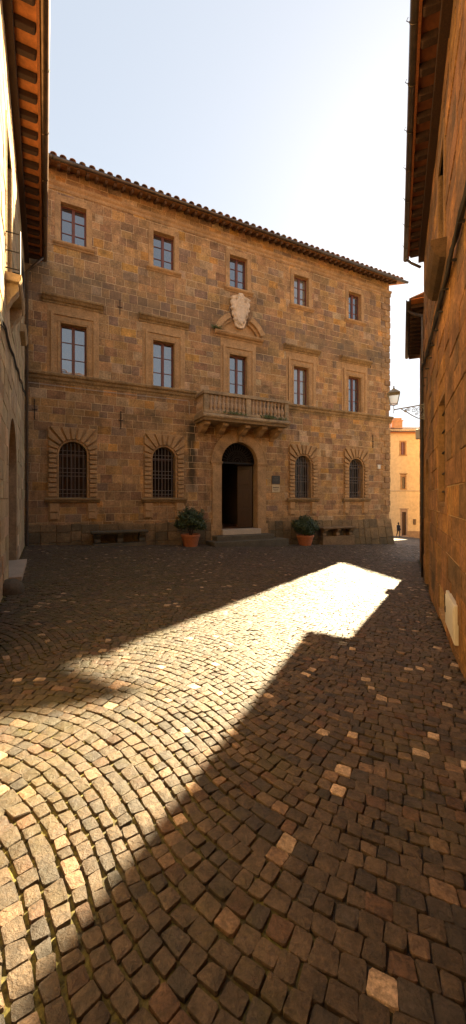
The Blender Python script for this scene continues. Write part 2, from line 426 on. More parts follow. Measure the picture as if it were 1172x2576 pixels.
def cobbles():
    g = random.Random(11); V = []; F = []; COL = []
    ax = Vector((.27, .963)); px = Vector((.963, -.27)); W = 2.5; HA = R(42); Rr = W * .5 / math.sin(HA); off = -.952 - 1.25
    NT = 3600; P0_ = -15.; DP = .01; sl_ = []
    for i in range(NT):
        p = P0_ + i * DP
        if p > -.85: v_ = -.36 + .26 * math.sin(2 * math.pi * (p + .85) / 2.9 - .9)
        else:
            f = ((-.85 - p) / 2.4) % 1; v_ = -.95 + 1.6 * f
        sl_.append(v_)
    sl_ = np.convolve(np.array(sl_), np.ones(25) / 25, 'same'); tab = np.cumsum(sl_) * DP
    def wv(p, q):       # the line the rows follow: fans on the left, long slanting rows on the right
        x = (p + .22 * math.sin(q * .8) - P0_) / DP; i = max(0, min(NT - 2, int(x))); f = x - i
        return float(tab[i] * (1 - f) + tab[i + 1] * f)
    for _ in (0,):
        q = -18.0
        while q < 40:
            pitch = g.uniform(.080, .106)
            p = -14 + g.uniform(0, .1); jr = g.uniform(-.02, .02)
            def low(p_): return (p_, q + wv(p_, q))
            def norm(p_):
                d = (wv(p_ + .01, q) - wv(p_ - .01, q)) / .02; c_ = 1 / math.sqrt(1 + d * d); return (-d * c_, c_, c_)
            while p < 20:
                n0 = norm(p); ln = g.uniform(.074, .120) * (1. if n0[2] > .85 else .9)
                p2 = p + ln * n0[2]; mx = (p + p2) / 2; my = q + wv(mx, q)
                wc = px * mx + ax * my; pa = p; p = p2
                if not stone_here(wc.x, wc.y): continue
                n1 = norm(p2); l0, l1 = low(pa), low(p2)
                t0 = pitch * n0[2]; t1 = pitch * n1[2]
                poly = [l0, l1, (l1[0] + n1[0] * t1, l1[1] + n1[1] * t1), (l0[0] + n0[0] * t0, l0[1] + n0[1] * t0)]
                # to world
                jj = .008
                poly = [tuple(px * (a + g.uniform(-jj, jj)) + ax * (b + g.uniform(-jj, jj))) for a, b in poly]
                A = abs(sum(poly[i][0] * poly[(i + 1) % len(poly)][1] - poly[(i + 1) % len(poly)][0] * poly[i][1] for i in range(len(poly)))) / 2
                if A < .0022: continue
                cx = sum(p[0] for p in poly) / len(poly); cy = sum(p[1] for p in poly) / len(poly)
                shr = 1 - (g.uniform(.001, .004) + (.002 if wc.x < 0 and wc.y < 5 else 0)) / math.sqrt(A) * 2 * .6
                o = []
                n = len(poly)
                for i in range(n):
                    a, b = poly[i], poly[(i + 1) % n]; k = g.uniform(.06, .14)
                    o.append((a[0] + (b[0] - a[0]) * k, a[1] + (b[1] - a[1]) * k)); o.append((b[0] + (a[0] - b[0]) * k, b[1] + (a[1] - b[1]) * k))
                o = [(cx + (x - cx) * shr * g.uniform(.955, 1.03), cy + (y - cy) * shr * g.uniform(.955, 1.03)) for x, y in o]
                z = gz(cx, cy) + .017 + g.uniform(-.004, .004); tx, ty = g.gauss(0, .045), g.gauss(0, .045)
                near = cy < 8
                rings = ([(1., -.03)] if near else []) + [(1., -.006), (.955, -.001)] + ([(.6, .001)] if near else [])
                b0 = len(V); m = len(o)
                for s_, dz in rings:
                    for (x, y) in o:
                        X, Y = cx + (x - cx) * s_, cy + (y - cy) * s_
                        jz = g.uniform(-.0015, .0015)
                        V.append((X, Y, z + dz + jz + tx * (X - cx) + ty * (Y - cy) - .048 * (.898 * (X - cx) + .44 * (Y - cy))))
                V.append((cx, cy, z + .002))
                for r_ in range(len(rings) - 1):
                    for i in range(m):
                        a = b0 + r_ * m + i; b = b0 + r_ * m + (i + 1) % m
                        F.append((a, b, b + m, a + m))
                l = b0 + (len(rings) - 1) * m; cc = len(V) - 1
                for i in range(m): F.append((l + i, l + (i + 1) % m, cc))
                u = g.random()
                if u < .022: c = (.46, .33, .22)
                elif u < .06: c = (.20, .125, .075)
                elif u < .16: c = (.092, .050, .028)
                elif u < .55: c = (.078, .053, .033)
                elif u < .85: c = (.100, .067, .041)
                else: c = (.050, .038, .029)
                k = g.uniform(.56, 1.0)
                COL += [tuple(q_ * k for q_ in c)] * (len(V) - b0)
            q += pitch
    me = bpy.data.meshes.new('cobblestone_paving'); me.from_pydata(V, [], F); me.update()
    a = me.color_attributes.new('Col', 'FLOAT_COLOR', 'POINT')
    cc = np.ones((len(V), 4), dtype=np.float32); cc[:, :3] = np.array(COL); a.data.foreach_set('color', cc.ravel())
    o = bpy.data.objects.new('cobblestone_paving', me); C.objects.link(o)
    m, t, b = new_mat('granite_setts'); v = objvec(t)
    at = N(t, 'ShaderNodeAttribute', attribute_name='Col')
    f = ramp(t, noise(t, 60, 5, .75, v), [(.3, .5), (.72, 1.7)])
    f2 = ramp(t, noise(t, 14, 5, .7, v), [(.32, .55), (.68, 1.55)])
    base = mix(t, 1., mix(t, 1., at.outputs['Color'], f, 'MULTIPLY'), f2, 'MULTIPLY')
    moss = ramp(t, noise(t, 1.1, 6, .75, v), [(.52, 0.), (.70, .55)])
    base = mix(t, moss, base, (.10, .082, .018))
    mpm = N(t, 'ShaderNodeMapping'); mpm.inputs['Scale'].default_value = (.16, .10, 0); mpm.inputs['Location'].default_value = (.52, -.72, 0); t.links.new(v, mpm.inputs[0])
    ln_ = N(t, 'ShaderNodeVectorMath', operation='LENGTH'); t.links.new(mpm.outputs[0], ln_.inputs[0])
    zone = ramp(t, ln_.outputs['Value'], [(.25, .8), (.75, 0.)])
    fm = ramp(t, noise(t, 5, 5, .7, v), [(.40, 0.), (.60, 1.)])
    base = mix(t, mix(t, 1., zone, fm, 'MULTIPLY'), base, (.050, .046, .012))
    t.links.new(base, b.inputs['Base Color'])
    t.links.new(ramp(t, noise(t, 25, 3, .6, v), [(.3, .42), (.7, .68)]), b.inputs['Roughness'])
    b.inputs['Specular IOR Level'].default_value = .5
    n1 = bump(t, b, noise(t, 30, 6, .75, v), .9, .014); bump(t, b, noise(t, 160, 3, .6, v), .5, .003, n1)
    me.materials.append(m); tag(o, kind='structure')
    print('stones verts', len(V))
cobbles()

# ------------------------------------------------------------------ shared building pieces
def gutter_prof(r=.075, y=0., z=0., n=9):
    out = [(y + r * math.cos(math.pi + math.pi * k / n), z + r * math.sin(math.pi + math.pi * k / n)) for k in range(n + 1)]
    inn = [(y + (r - .008) * math.cos(math.pi + math.pi * k / n), z + (r - .008) * math.sin(math.pi + math.pi * k / n)) for k in range(n, -1, -1)]
    return out + inn
def tiled_roof(x0, x1, ye, zE, run, pitch, sp, seed, yback=True, end_x=None):
    """clay cover tiles in courses running up the slope (local +y); ye = eave y, zE height there"""
    g = random.Random(seed); mb = MB(); tp = math.tan(pitch); n = int((x1 - x0) / sp)
    for i in range(n):
        x = x0 + (i + .5) * sp + g.uniform(-.012, .012); y = ye; L = .42; k = 0; r0 = sp * .36
        while y < ye + run:
            y1 = min(y + L, ye + run); za = zE + (y - ye) * tp + .03 + (.012); zb = zE + (y1 + .06 - ye) * tp + .012
            c = g.choice([(.30, .16, .09), (.26, .15, .09), (.36, .20, .11), (.22, .15, .10), (.33, .24, .15)]); q = g.uniform(.8, 1.15); c = tuple(a * q for a in c)
            vs = []; m = 6; r = r0 * g.uniform(.93, 1.05); ox = g.uniform(-.008, .008)
            for (yy, zz, rr) in ((y, za, r), (y1 + .06, zb, r * .86), (y, za, r - .018), (y1 + .06, zb, (r - .018) * .86)):
                for j in range(m + 1):
                    a = math.pi * j / m; vs.append((x + ox + rr * math.cos(a), yy, zz + rr * .85 * math.sin(a)))
            M1 = m + 1; fs = []
            for j in range(m):
                fs += [(j, j + 1, M1 + j + 1, M1 + j), (2 * M1 + j + 1, 2 * M1 + j, 3 * M1 + j, 3 * M1 + j + 1), (j + 1, j, 2 * M1 + j, 2 * M1 + j + 1)]
            mb.add(vs, fs, c); y = y1; k += 1
    # pan tiles: a sheet under the covers
    th = .03
    mb.add([(x0, ye - .02, zE), (x1, ye - .02, zE), (x1, ye + run, zE + run * tp), (x0, ye + run, zE + run * tp),
            (x0, ye - .02, zE - th), (x1, ye - .02, zE - th), (x1, ye + run, zE + run * tp - th), (x0, ye + run, zE + run * tp - th)],
           [(0, 1, 2, 3), (7, 6, 5, 4), (0, 4, 5, 1), (1, 5, 6, 2), (2, 6, 7, 3), (3, 7, 4, 0)], (.27, .15, .09))
    return mb
def rafter_mb(y0, y1, z, w_, h, slope=0., nose=.05):
    mb = MB(); hw = w_ / 2
    pts = [(y0, z + y0 * slope), (y1, z + y1 * slope), (y1, z + y1 * slope - h), (y0 + nose * 1.6, z + y0 * slope - h), (y0 + nose * .5, z + y0 * slope - h * .82), (y0, z + y0 * slope - h * .4)]
    mb.prof(pts, -hw, hw); return mb
def window_frame(w_, z0, z1, y, rows=3, th=.055, dp=.06):
    """two casements, each split in `rows` panes, as one frame mesh"""
    mb = MB(); h = z1 - z0; x = w_ / 2
    mb.box(-x, -x + th, y, y + dp, z0, z1).box(x - th, x, y, y + dp, z0, z1)
    mb.box(-x + th, x - th, y, y + dp, z1 - th, z1).box(-x + th, x - th, y, y + dp, z0, z0 + th)
    mb.box(-.055, .055, y - .012, y + dp, z0 + th, z1 - th)
    for k in range(1, rows):
        z = z0 + h * k / rows
        mb.box(-x + th, -.055, y + .012, y + dp - .01, z - .014, z + .014).box(.055, x - th, y + .012, y + dp - .01, z - .014, z + .014)
    return mb
def arch_pts(cx, zs, r, a0, a1, n):
    return [(cx + r * math.cos(a0 + (a1 - a0) * k / n), zs + r * math.sin(a0 + (a1 - a0) * k / n)) for k in range(n + 1)]
def to_rect(cx, zs, hw, top, a):
    c, s_ = math.cos(a), math.sin(a)
    k = 1e9
    if abs(c) > 1e-6: k = hw / abs(c)
    if s_ > 1e-6: k = min(k, (top - zs) / s_)
    return (cx + c * k, zs + s_ * k)

# ================================================================== THE PALAZZO
pal = empty('palazzo', PAL, TH, 'long three storey tawny stone palazzo with five bays, balustraded balcony and arched doorway', 'palazzo')
GP = lambda t: .03 - .048 * t                      # ground along its front
WX = [1.68, 5.22, 8.76, 12.32, 15.88]; GX = [1.66, 5.22, None, 12.41, 15.94]
XR = 18.5; ZT = 14.30
holes = []
for x in WX: holes.append((x - .47, x + .47, 11.42, 12.97))
for x in WX: holes.append((x - .48, x + .48, 6.42, 8.40))
for x in GX:
    if x: holes.append((x - .52, x + .52, 1.77, 3.95))
DX = 8.82
holes.append((DX - 1.0, DX + 1.0, .2, 4.42))
wall = ashlar(0.0, XR - .02, -1.6, ZT, holes, PALZ, seed=3).build('wall', TUFF, pal, colattr=True)
mm_ = mortar(0.0, XR - .01, -1.6, ZT, holes, .5)
mm_.quad((XR - .01, 0, -1.6), (XR - .01, 12, -1.6), (XR - .01, 12, ZT), (XR - .01, 0, ZT))
mm_.quad((0, 12, -1.6), (XR, 12, -1.6), (XR, 12, ZT), (0, 12, ZT)).quad((-.0, .01, -1.6), (-.0, 12, -1.6), (-.0, 12, ZT), (-.0, .01, ZT))
mm_.build('wall_backing', MORTAR, pal)
# dark shell inside so no light passes through openings
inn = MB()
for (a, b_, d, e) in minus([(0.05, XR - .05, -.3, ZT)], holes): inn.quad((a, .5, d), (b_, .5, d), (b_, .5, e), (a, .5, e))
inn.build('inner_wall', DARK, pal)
# side wall (right) in blocks
sw = ashlar(0, 12, -2.6, ZT, [], PALZ, seed=5)
sw.v = [(XR - y_, x_, z_) for (x_, y_, z_) in sw.v]
sw.build('side_wall', TUFF, pal, colattr=True)

# quoins at the right corner
qz = .95; k = 0; gq = random.Random(2)
while qz < 13.55:
    h = gq.uniform(.30, .38); L1, L2 = ((.62, .36), (.36, .62))[k % 2]; L1 += gq.uniform(-.05, .05); pr = gq.uniform(.035, .06)
    c = gq.choice([(.40, .235, .105), (.34, .20, .10), (.46, .27, .12)]); zt = min(qz + h, 13.55)
    if not (zt > 6.05 and qz < 6.45):
        MB().box(XR - L1, XR + pr, -pr, L2, qz + .012, zt - .012, c).build('quoin', TUFF, pal, colattr=True, bevel=.03)
    qz = zt; k += 1

# battered foot of the wall
pm = MB(); pmL = MB(); gp = random.Random(9); x = 0.
while x < XR - .01:
    wd = gp.uniform(.35, .75); x1 = min(x + wd, XR); 
    if XR - x1 < .3: x1 = XR
    if x1 <= DX - 1.45 or x >= DX + 1.45 or True:
        segs = [(x, x1)]
        if x < DX + 1.45 and x1 > DX - 1.45:
            segs = [s_ for s_ in ((x, DX - 1.45), (DX + 1.45, x1)) if s_[1] - s_[0] > .05]
        for (a, b_) in segs:
            gzv = GP((a + b_) / 2) - .35; zt = .80 - gp.uniform(0, .05) - .010 * a
            zm1 = gzv + (zt - gzv) * gp.uniform(.36, .46); zm2 = gzv + (zt - gzv) * gp.uniform(.68, .76)
            bt = .05 + .20 * max(0, (a - 9)) / 9.5
            for (d, e) in ((gzv, zm1), (zm1, zm2), (zm2, zt)):
                yb = -.05 - bt * (zt - d) / 1.2; yt = -.05 - bt * (zt - e) / 1.2
                c = gp.choice([(.26, .165, .08), (.19, .13, .07), (.34, .21, .10)])
                aa, bb = a + .007, b_ - .007 + (0 if b_ < XR else .05)
                (pm if a > DX else pmL).add([(aa, yb, d + .007), (bb + (.1 * bt if b_ == XR else 0), yb, d + .007), (bb, yt, e - .007), (aa, yt, e - .007), (aa, .02, d + .007), (bb, .02, d + .007), (bb, .02, e - .007), (aa, .02, e - .007)],
                       [(0, 1, 2, 3), (7, 6, 5, 4), (0, 3, 7, 4), (1, 5, 6, 2), (3, 2, 6, 7), (0, 4, 5, 1)], c)
    x = x1
# return of the foot round the corner
pm.add([(XR + .03, -.30, -2.2), (XR + .34, -.34, -2.2), (XR + .06, -.07, .58), (XR + .03, -.05, .58), (XR + .03, 12, -2.2), (XR + .34, 12, -2.2), (XR + .06, 12, .58), (XR + .03, 12, .58)],
       [(0, 1, 2, 3), (1, 5, 6, 2), (3, 2, 6, 7), (4, 7, 6, 5)], (.22, .15, .08))
pmL.build('battered_foot', TUFF, pal, colattr=True, bevel=.015)
pm.build('battered_foot', TUFF, pal, colattr=True, bevel=.015)

# string course, eaves cornice
sc_p = [(.02, 6.06), (-.03, 6.06), (-.05, 6.14), (-.11, 6.20), (-.13, 6.28), (-.20, 6.33), (-.22, 6.40), (-.20, 6.43), (.02, 6.46)]
for (a, b_) in ((0.02, 6.62), (10.83, XR + .12)): MB().prof(sc_p, a, b_).build('string_course', LEDGE, pal)
ec = MB(); ec.prof([(.02, 13.36), (-.03, 13.36), (-.05, 13.42), (-.03, 13.45), (-.03, 13.50), (-.09, 13.56), (-.12, 13.64), (.02, 13.66)], 0.02, XR + .1)
ec.build('cornice_moulding', TRIM, pal)
# roof
zE = 14.02; OV = .60; SL = .40
roof = tiled_roof(-.2, XR + .66, -OV - .06, zE + .08, 6.6, math.atan(SL), .33, 4).build('roof', TILE, pal, colattr=True)
MB().add([(-.2, 5.9, zE + 2.66), (XR + .66, 5.9, zE + 2.66), (XR + .66, 12.4, zE + .1), (-.2, 12.4, zE + .1)], [(0, 1, 2, 3)], (.3, .17, .1)).build('rear_roof_slope', TILE, pal, colattr=True)
r0 = rafter_mb(-OV + .05, .02, 13.97 + OV * SL, .10, .12, SL, .05)
raf = []
n_r = 56
first = None
for i in range(n_r):
    xx = .15 + i * .333
    if first is None:
        first = r0.build('rafter', DRAFT, roof, bevel=.01); first.location = (xx, 0, 0)
    else: dup(first, roof, (xx, 0, 0))
MB().prof([(-OV, 13.972), (0, 13.972 + OV * SL), (0, 13.99 + OV * SL), (-OV, 13.99)], -.2, XR).build('soffit_boards', DSOFF, roof)
# verge on the right: soffit follows the slope, gable wall under it
MB().prof([(-OV, 13.972), (5.9, 13.972 + (OV + 5.9) * SL), (12.3, 13.95), (12.3, 13.97), (5.9, 13.995 + (OV + 5.9) * SL), (-OV, 13.995)], XR + .001, XR + .63).build('verge_soffit', DSOFF, roof)
MB().add([(XR - .012, 0, ZT - .01), (XR - .012, 12, ZT - .01), (XR - .012, 5.9, 16.5)], [(0, 1, 2)]).build('gable_wall', MORTAR, pal)
gt = MB(); gt.prof(gutter_prof(.085, -OV - .075, 14.04), -.2, XR + .70)
for i in range(9): gt.prof(gutter_prof(.092, -OV - .075, 14.04), .9 + i * 2.15, .93 + i * 2.15)
gt.build('gutter', GUT, pal, smooth=True)

# --- top storey windows
def top_window():
    s_ = MB(); d0, d1 = -.035, .16
    s_.box(-.66, -.455, d0, d1, 11.43, 12.965).box(.455, .66, d0, d1, 11.43, 12.965).box(-.66, .66, d0, d1, 12.965, 13.2)
    w_ = s_.build('window', TRIM, pal, bevel=.008)
    MB().box(-.455, .455, .16, .34, 11.40, 11.44).build('inner_sill', TRIM, w_)
    window_frame(.91, 11.44, 12.965, .20).build('frame', FRAME, w_)
    MB().box(-.42, .42, .235, .24, 11.47, 12.93).build('pane', GLASS, w_)
    sl = MB(); sl.prof([(.02, 11.26), (-.04, 11.26), (-.06, 11.31), (-.10, 11.33), (-.14, 11.38), (-.14, 11.43), (.02, 11.43)], -.74, .74)
    sl.build('sill', TRIM, w_)
    return w_
tw = top_window(); tw.location = (WX[0], 0, 0)
for x in WX[1:]: dup_tree(tw, pal, (x, 0, 0))
# --- main storey windows
def main_window(cornice=True):
    s_ = MB()
    s_.box(-.78, -.46, -.03, .16, 6.46, 8.39).box(.46, .78, -.03, .16, 6.46, 8.39).box(-.78, .78, -.03, .16, 8.39, 8.74)
    s_.box(-.80, -.70, -.075, -.029, 6.46, 8.66).box(.70, .80, -.075, -.029, 6.46, 8.66).box(-.80, .80, -.075, -.029, 8.66, 8.76)
    s_.box(-.56, -.51, -.05, -.029, 6.46, 8.44).box(.51, .56, -.05, -.029, 6.46, 8.44).box(-.56, .56, -.05, -.029, 8.44, 8.49)
    s_.box(-.92, .92, -.02, .01, 8.76, 9.08)
    s_.box(-.92, -.80, -.02, .01, 6.46, 8.76).box(.80, .92, -.02, .01, 6.46, 8.76)
    w_ = s_.build('window', TRIM, pal, bevel=.008)
    window_frame(.92, 6.46, 8.39, .20).build('frame', FRAME, w_)
    MB().box(-.42, .42, .235, .24, 6.5, 8.35).build('pane', GLASS, w_)
    if cornice:
        c = MB(); c.prof([(.02, 9.06), (-.05, 9.06), (-.07, 9.12), (-.14, 9.15), (-.20, 9.22), (-.25, 9.25), (-.27, 9.31), (-.25, 9.345), (.02, 9.40)], -1.08, 1.08)
        c.build('cornice', LEDGE, w_)
    return w_
mw = main_window(); mw.location = (WX[0], 0, 0)
for i in (1, 3, 4): dup_tree(mw, pal, (WX[i], 0, 0))
# central window with broken segmental pediment
cw = main_window(False); cw.location = (WX[2], 0, 0)
ped = MB(); ped.prof([(.02, 9.08), (-.05, 9.08), (-.08, 9.14), (-.18, 9.18), (-.24, 9.26), (-.24, 9.31), (.02, 9.34)], -1.25, 1.25)
zc = 8.90; 
for (a0, a1) in ((R(24), R(66)), (R(116), R(157))):
    ped.ring(arch_pts(0, zc, 1.14, a0, a1, 9), arch_pts(0, zc, 1.38, a0, a1, 9), -.30, .02)
    ped.ring(arch_pts(0, zc, 1.02, a0, a1, 9), arch_pts(0, zc, 1.14, a0, a1, 9), -.16, .02)
ped.build('pediment', TRIM, cw)
tym = MB(); aa = [R(22) + (R(158) - R(22)) * k_ / 16 for k_ in range(17)]
tym.ring([(1.1 * math.cos(a), 9.32) for a in aa], [(1.12 * math.cos(a), max(9.33, zc + 1.12 * math.sin(a))) for a in aa], -.03, .02)
tym.box(-.09, .07, -.055, -.029, 9.36, 9.5, None)
tym.build('tympanum', TRIM, cw)

# --- ground floor barred windows
def ground_window():
    zs = 3.42; r = .50; hw, top = .86, 4.44
    base = MB()
    ang = sorted(set([math.pi * k_ / 24 for k_ in range(25)] + [math.atan2(top - zs, hw), math.pi - math.atan2(top - zs, hw)]))
    base.ring([(r * math.cos(a), zs + r * math.sin(a)) for a in ang], [to_rect(0, zs, hw + .02, top + .02, a) for a in ang], -.02, .3)
    base.box(-hw - .02, -r, -.02, .3, 1.76, zs).box(r, hw + .02, -.02, .3, 1.76, zs)
    # rim moulding
    base.ring(arch_pts(0, zs, r - .0, 0, math.pi, 20), arch_pts(0, zs, r + .055, 0, math.pi, 20), -.055, -.019)
    base.box(-r - .055, -r, -.055, -.019, 1.76, zs).box(r, r + .055, -.055, -.019, 1.76, zs)
    w_ = base.build('window', TRIM, pal, bevel=.006)
    vz = MB(); n = 11; gg = random.Random(4)
    cor = math.atan2(top - zs, hw)
    for i in range(n):
        a0, a1 = math.pi * i / n + .04, math.pi * (i + 1) / n - .04
        sub = [a0 + (a1 - a0) * k_ / 4 for k_ in range(5)]
        for c_ in (cor, math.pi - cor):
            if a0 < c_ < a1: sub.append(c_)
        sub.sort()
        vz.ring([((r + .075) * math.cos(a), zs + (r + .075) * math.sin(a)) for a in sub], [to_rect(0, zs, hw, top, a) for a in sub], -.115 - gg.uniform(0, .02), -.015)
    nb = 9; z = 1.78; hh = (zs - 1.78) / nb
    for i in range(nb):
        for s1 in (-1, 1):
            a, b_ = sorted((s1 * (r + .08), s1 * (hw - gg.uniform(0, .02))))
            vz.box(a, b_, -.115 - gg.uniform(0, .02), -.015, z + .022, z + hh - .022)
        z += hh
    vz.build('rusticated_surround', TRIM, w_, bevel=.022)
    sl = MB(); sl.prof([(.02, 1.58), (-.10, 1.60), (-.12, 1.65), (-.17, 1.68), (-.19, 1.745), (-.17, 1.765), (.25, 1.785)], -.97, .97)
    sl.build('sill', LEDGE, w_)
    pr = MB()
    for s1 in (-1, 1):
        a, b_ = sorted((s1 * .52, s1 * .82))
        pr.box(a, b_, -.09, .0, 1.24, 1.56).box(a + .01, b_ - .01, -.08, .0, .96, 1.20)
        a, b_ = sorted((s1 * .48, s1 * .87)); pr.box(a, b_, -.03, .0, .93, 1.575)
    pr.build('apron_block', TRIM, w_, bevel=.02)
    gl = MB(); gl.ring([(r * math.cos(math.pi * k_ / 16), zs - .001) for k_ in range(17)], [((r) * math.cos(math.pi * k_ / 16), zs + r * math.sin(math.pi * k_ / 16)) for k_ in range(17)], .31, .33)
    gl.box(-r, r, .31, .33, 1.77, zs - .002); gl.build('pane', GLASSD, w_)
    fr = MB()
    for xx in (-.47, -.03, .41): fr.box(xx, xx + .06, .265, .305, 1.79, 3.36)
    fr.box(-.47, .47, .26, .30, 3.36, 3.43).box(-.47, .47, .26, .30, 1.79, 1.87).box(-.41, -.03, .27, .3, 2.6, 2.64).box(.03, .41, .27, .3, 2.6, 2.64)
    fr.build('frame', DOORW, w_)
    gr = MB()
    for xx in (-.36, -.21, -.07, .07, .21, .36):
        zt = zs + math.sqrt(max(0, r * r - xx * xx)) - .01
        gr.tube([(xx, .06, 1.77), (xx, .06, zt)], .014, 5)
    for z in (1.93, 2.08, 2.60, 2.74, 2.90, 3.42, 3.57):
        half = r if z <= zs else math.sqrt(r * r - (z - zs) ** 2)
        gr.tube([(-half, .075, z), (half, .075, z)], .013, 5)
    gr.build('grille', IRONG, w_)
    return w_
gw = ground_window(); gw.location = (GX[0], 0, 0)
for x in (GX[1], GX[3], GX[4]): dup_tree(gw, pal, (x, 0, 0))

# --- portal
zs = 3.42; r = .93
ds = MB()
ds.ring(arch_pts(DX, zs, r, 0, math.pi, 28), arch_pts(DX, zs, 1.43, 0, math.pi, 28), -.05, .35)
ds.ring(arch_pts(DX, zs, 1.36, 0, math.pi, 28), arch_pts(DX, zs, 1.45, 0, math.pi, 28), -.07, -.045)
for s1 in (-1, 1):
    a, b_ = sorted((DX + s1 * r, DX + s1 * 1.40)); ds.box(a, b_, -.06, .35, -.55, zs - .12)
    a, b_ = sorted((DX + s1 * (r - .04), DX + s1 * 1.50)); ds.box(a, b_, -.12, .35, zs - .06, zs + .0)
    a, b_ = sorted((DX + s1 * (r - .02), DX + s1 * 1.47)); ds.box(a, b_, -.09, .35, zs - .12, zs - .06)
    a, b_ = sorted((DX + s1 * (r - .0), DX + s1 * 1.47)); ds.box(a, b_, -.10, .0, -.55, .55)
ds.prof([(-.14, 4.35), (-.16, 4.93), (.0, 4.93), (.0, 4.35)], DX - .10, DX + .10)
for a in [math.pi * k_ / 9 for k_ in range(1, 9)]: pass
dsur = ds.build('door_surround', TRIM, pal, bevel=.008)
# joints of the arch stones: shallow grooves built as separate voussoir faces
vo_ = MB()
for i in range(11):
    a0, a1 = math.pi * i / 11 + .006, math.pi * (i + 1) / 11 - .006
    vo_.ring(arch_pts(DX, zs, r + .03, a0, a1, 4), arch_pts(DX, zs, 1.355, a0, a1, 4), -.062, -.049)
for s1 in (-1, 1):
    z = .56
    while z < zs - .2:
        a, b_ = sorted((DX + s1 * (r + .03), DX + s1 * 1.37)); vo_.box(a, b_, -.072, -.059, z, min(z + .52, zs - .14)); z += .54
vo_.build('arch_stones', TRIM, dsur, bevel=.005)
# passage behind the door
ps = MB(); y0, y1 = .5, 6.0; a, b_ = DX - 1.05, DX + 1.3
ps.quad((a, y0, .3), (a, y1, .3), (a, y1, 4.3), (a, y0, 4.3)).quad((b_, y0, .3), (b_, y0, 4.3), (b_, y1, 4.3), (b_, y1, .3))
ps.quad((a, y0, 4.3), (a, y1, 4.3), (b_, y1, 4.3), (b_, y0, 4.3)).quad((a, y1, .3), (b_, y1, .3), (b_, y1, 4.3), (a, y1, 4.3))
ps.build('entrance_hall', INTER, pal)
MB().box(a, b_, .3, y1, .2, .32).build('hall_floor', mat_plain('terracotta_floor', (.22, .09, .04), .5), pal)
MB().box(DX + .20, DX + .60, 5.95, 5.985, 1.3, 2.7).build('notice_board', BOARD, pal)
hp = MB(); hp.box(DX - 1.05, DX - .30, 3.0, 3.12, .32, 4.29); hp.build('hall_partition', DARK, pal)
# open door leaf on the right, fanlight grille
dl = MB(); dl.box(-.0, .72, 0, .05, .34, 3.34)
dmo = MB()
for (z0_, z1_) in ((.5, 1.25), (1.4, 2.2), (2.35, 3.2)):
    dmo.box(.08, .64, -.025, .0, z0_, z1_); dmo.box(.16, .56, -.04, -.024, z0_ + .08, z1_ - .08)
leaf = dl.build('door_leaf', DOORW, pal); leaf.location = (DX + r - .02, .42, 0); leaf.rotation_euler = (0, 0, R(180 - 38))
pn = dmo.build('door_panel', DOORW, leaf, bevel=.008); pn.rotation_euler = (0, 0, 0)
pn2 = dup(pn, leaf, (0, .05, 0)); pn2.scale = (1, -1, 1)
leaf2 = dl.build('door_leaf', DOORW, pal); leaf2.location = (DX - r + .02, .42, 0); leaf2.rotation_euler = (0, 0, R(82))
fg = MB()
fg.ring(arch_pts(DX, zs + .02, .86, 0, math.pi, 24), arch_pts(DX, zs + .02, .92, 0, math.pi, 24), .24, .27)
fg.box(DX - .92, DX + .92, .22, .29, zs - .05, zs + .03)
for i in range(1, 16):
    a_ = math.pi * i / 16; p0_ = Vector((DX, .25, zs + .04)); dv = Vector((math.cos(a_), 0, math.sin(a_))); sd_ = Vector((-math.sin(a_), 0, math.cos(a_)))
    fg.tube([p0_ + dv * .22, p0_ + dv * .86], .011, 4)
    if i < 15:
        pts = [p0_ + dv * (.40 + .42 * q / 8) + sd_ * (.055 * math.sin(math.pi * 2 * q / 8)) for q in range(9)]
        fg.tube(pts, .008, 4)
for rr in (.22, .12, .52): fg.tube([(DX + rr * math.cos(math.pi * q / 16), .25, zs + .04 + rr * math.sin(math.pi * q / 16)) for q in range(17)], .012, 4)
fg.build('fanlight_grille', IRON, dsur)
lb = MB(); lb.ring([(DX + .86 * math.cos(math.pi * k_ / 16), zs) for k_ in range(17)], [(DX + .9 * math.cos(math.pi * k_ / 16), zs + .01 + .9 * math.sin(math.pi * k_ / 16)) for k_ in range(17)], .33, .35)
lb.build('fanlight_backing', GLASSD, dsur)
# steps
MB().box(DX - .98, DX + 1.0, -.28, .32, .10, .335).build('threshold', MARBLE, pal, bevel=.01)
s2 = MB(); s2.box(DX - 1.42, DX + 1.50, -.62, .0, -.6, .095)
s2.build('step', STEP, pal, bevel=.02)
s1_ = MB(); s1_.box(DX - 1.72, DX + 2.05, -1.02, -.0, -.9, -.115); s1_.build('step', STEP, pal, bevel=.02)

# --- balcony
B0, B1, BP = 6.62, 10.84, 1.08
bal = MB(); bal.prof([(.0, 5.15), (-BP - .02, 5.15), (-BP - .06, 5.2), (-BP - .06, 5.27), (-BP - .0, 5.33), (.0, 5.36)], B0 - .06, B1 + .06)
bal.prof([(.0, 5.05), (-BP + .08, 5.05), (-BP + .02, 5.15), (.0, 5.15)], B0, B1)
balc = bal.build('balcony', TRIMD, pal, bevel=.01)
rl = MB()
rl.box(B0 - .03, B1 + .03, -BP - .04, -BP + .20, 6.12, 6.26).box(B0 - .03, B0 + .2, -BP + .20, .0, 6.12, 6.26).box(B1 - .2, B1 + .03, -BP + .20, .0, 6.12, 6.26)
rl.box(B0, B1, -BP, -BP + .18, 5.34, 5.46).box(B0, B0 + .18, -BP + .18, 0, 5.34, 5.46).box(B1 - .18, B1, -BP + .18, 0, 5.34, 5.46)
rl.build('handrail', TRIMD, balc, bevel=.015)
pe = MB()
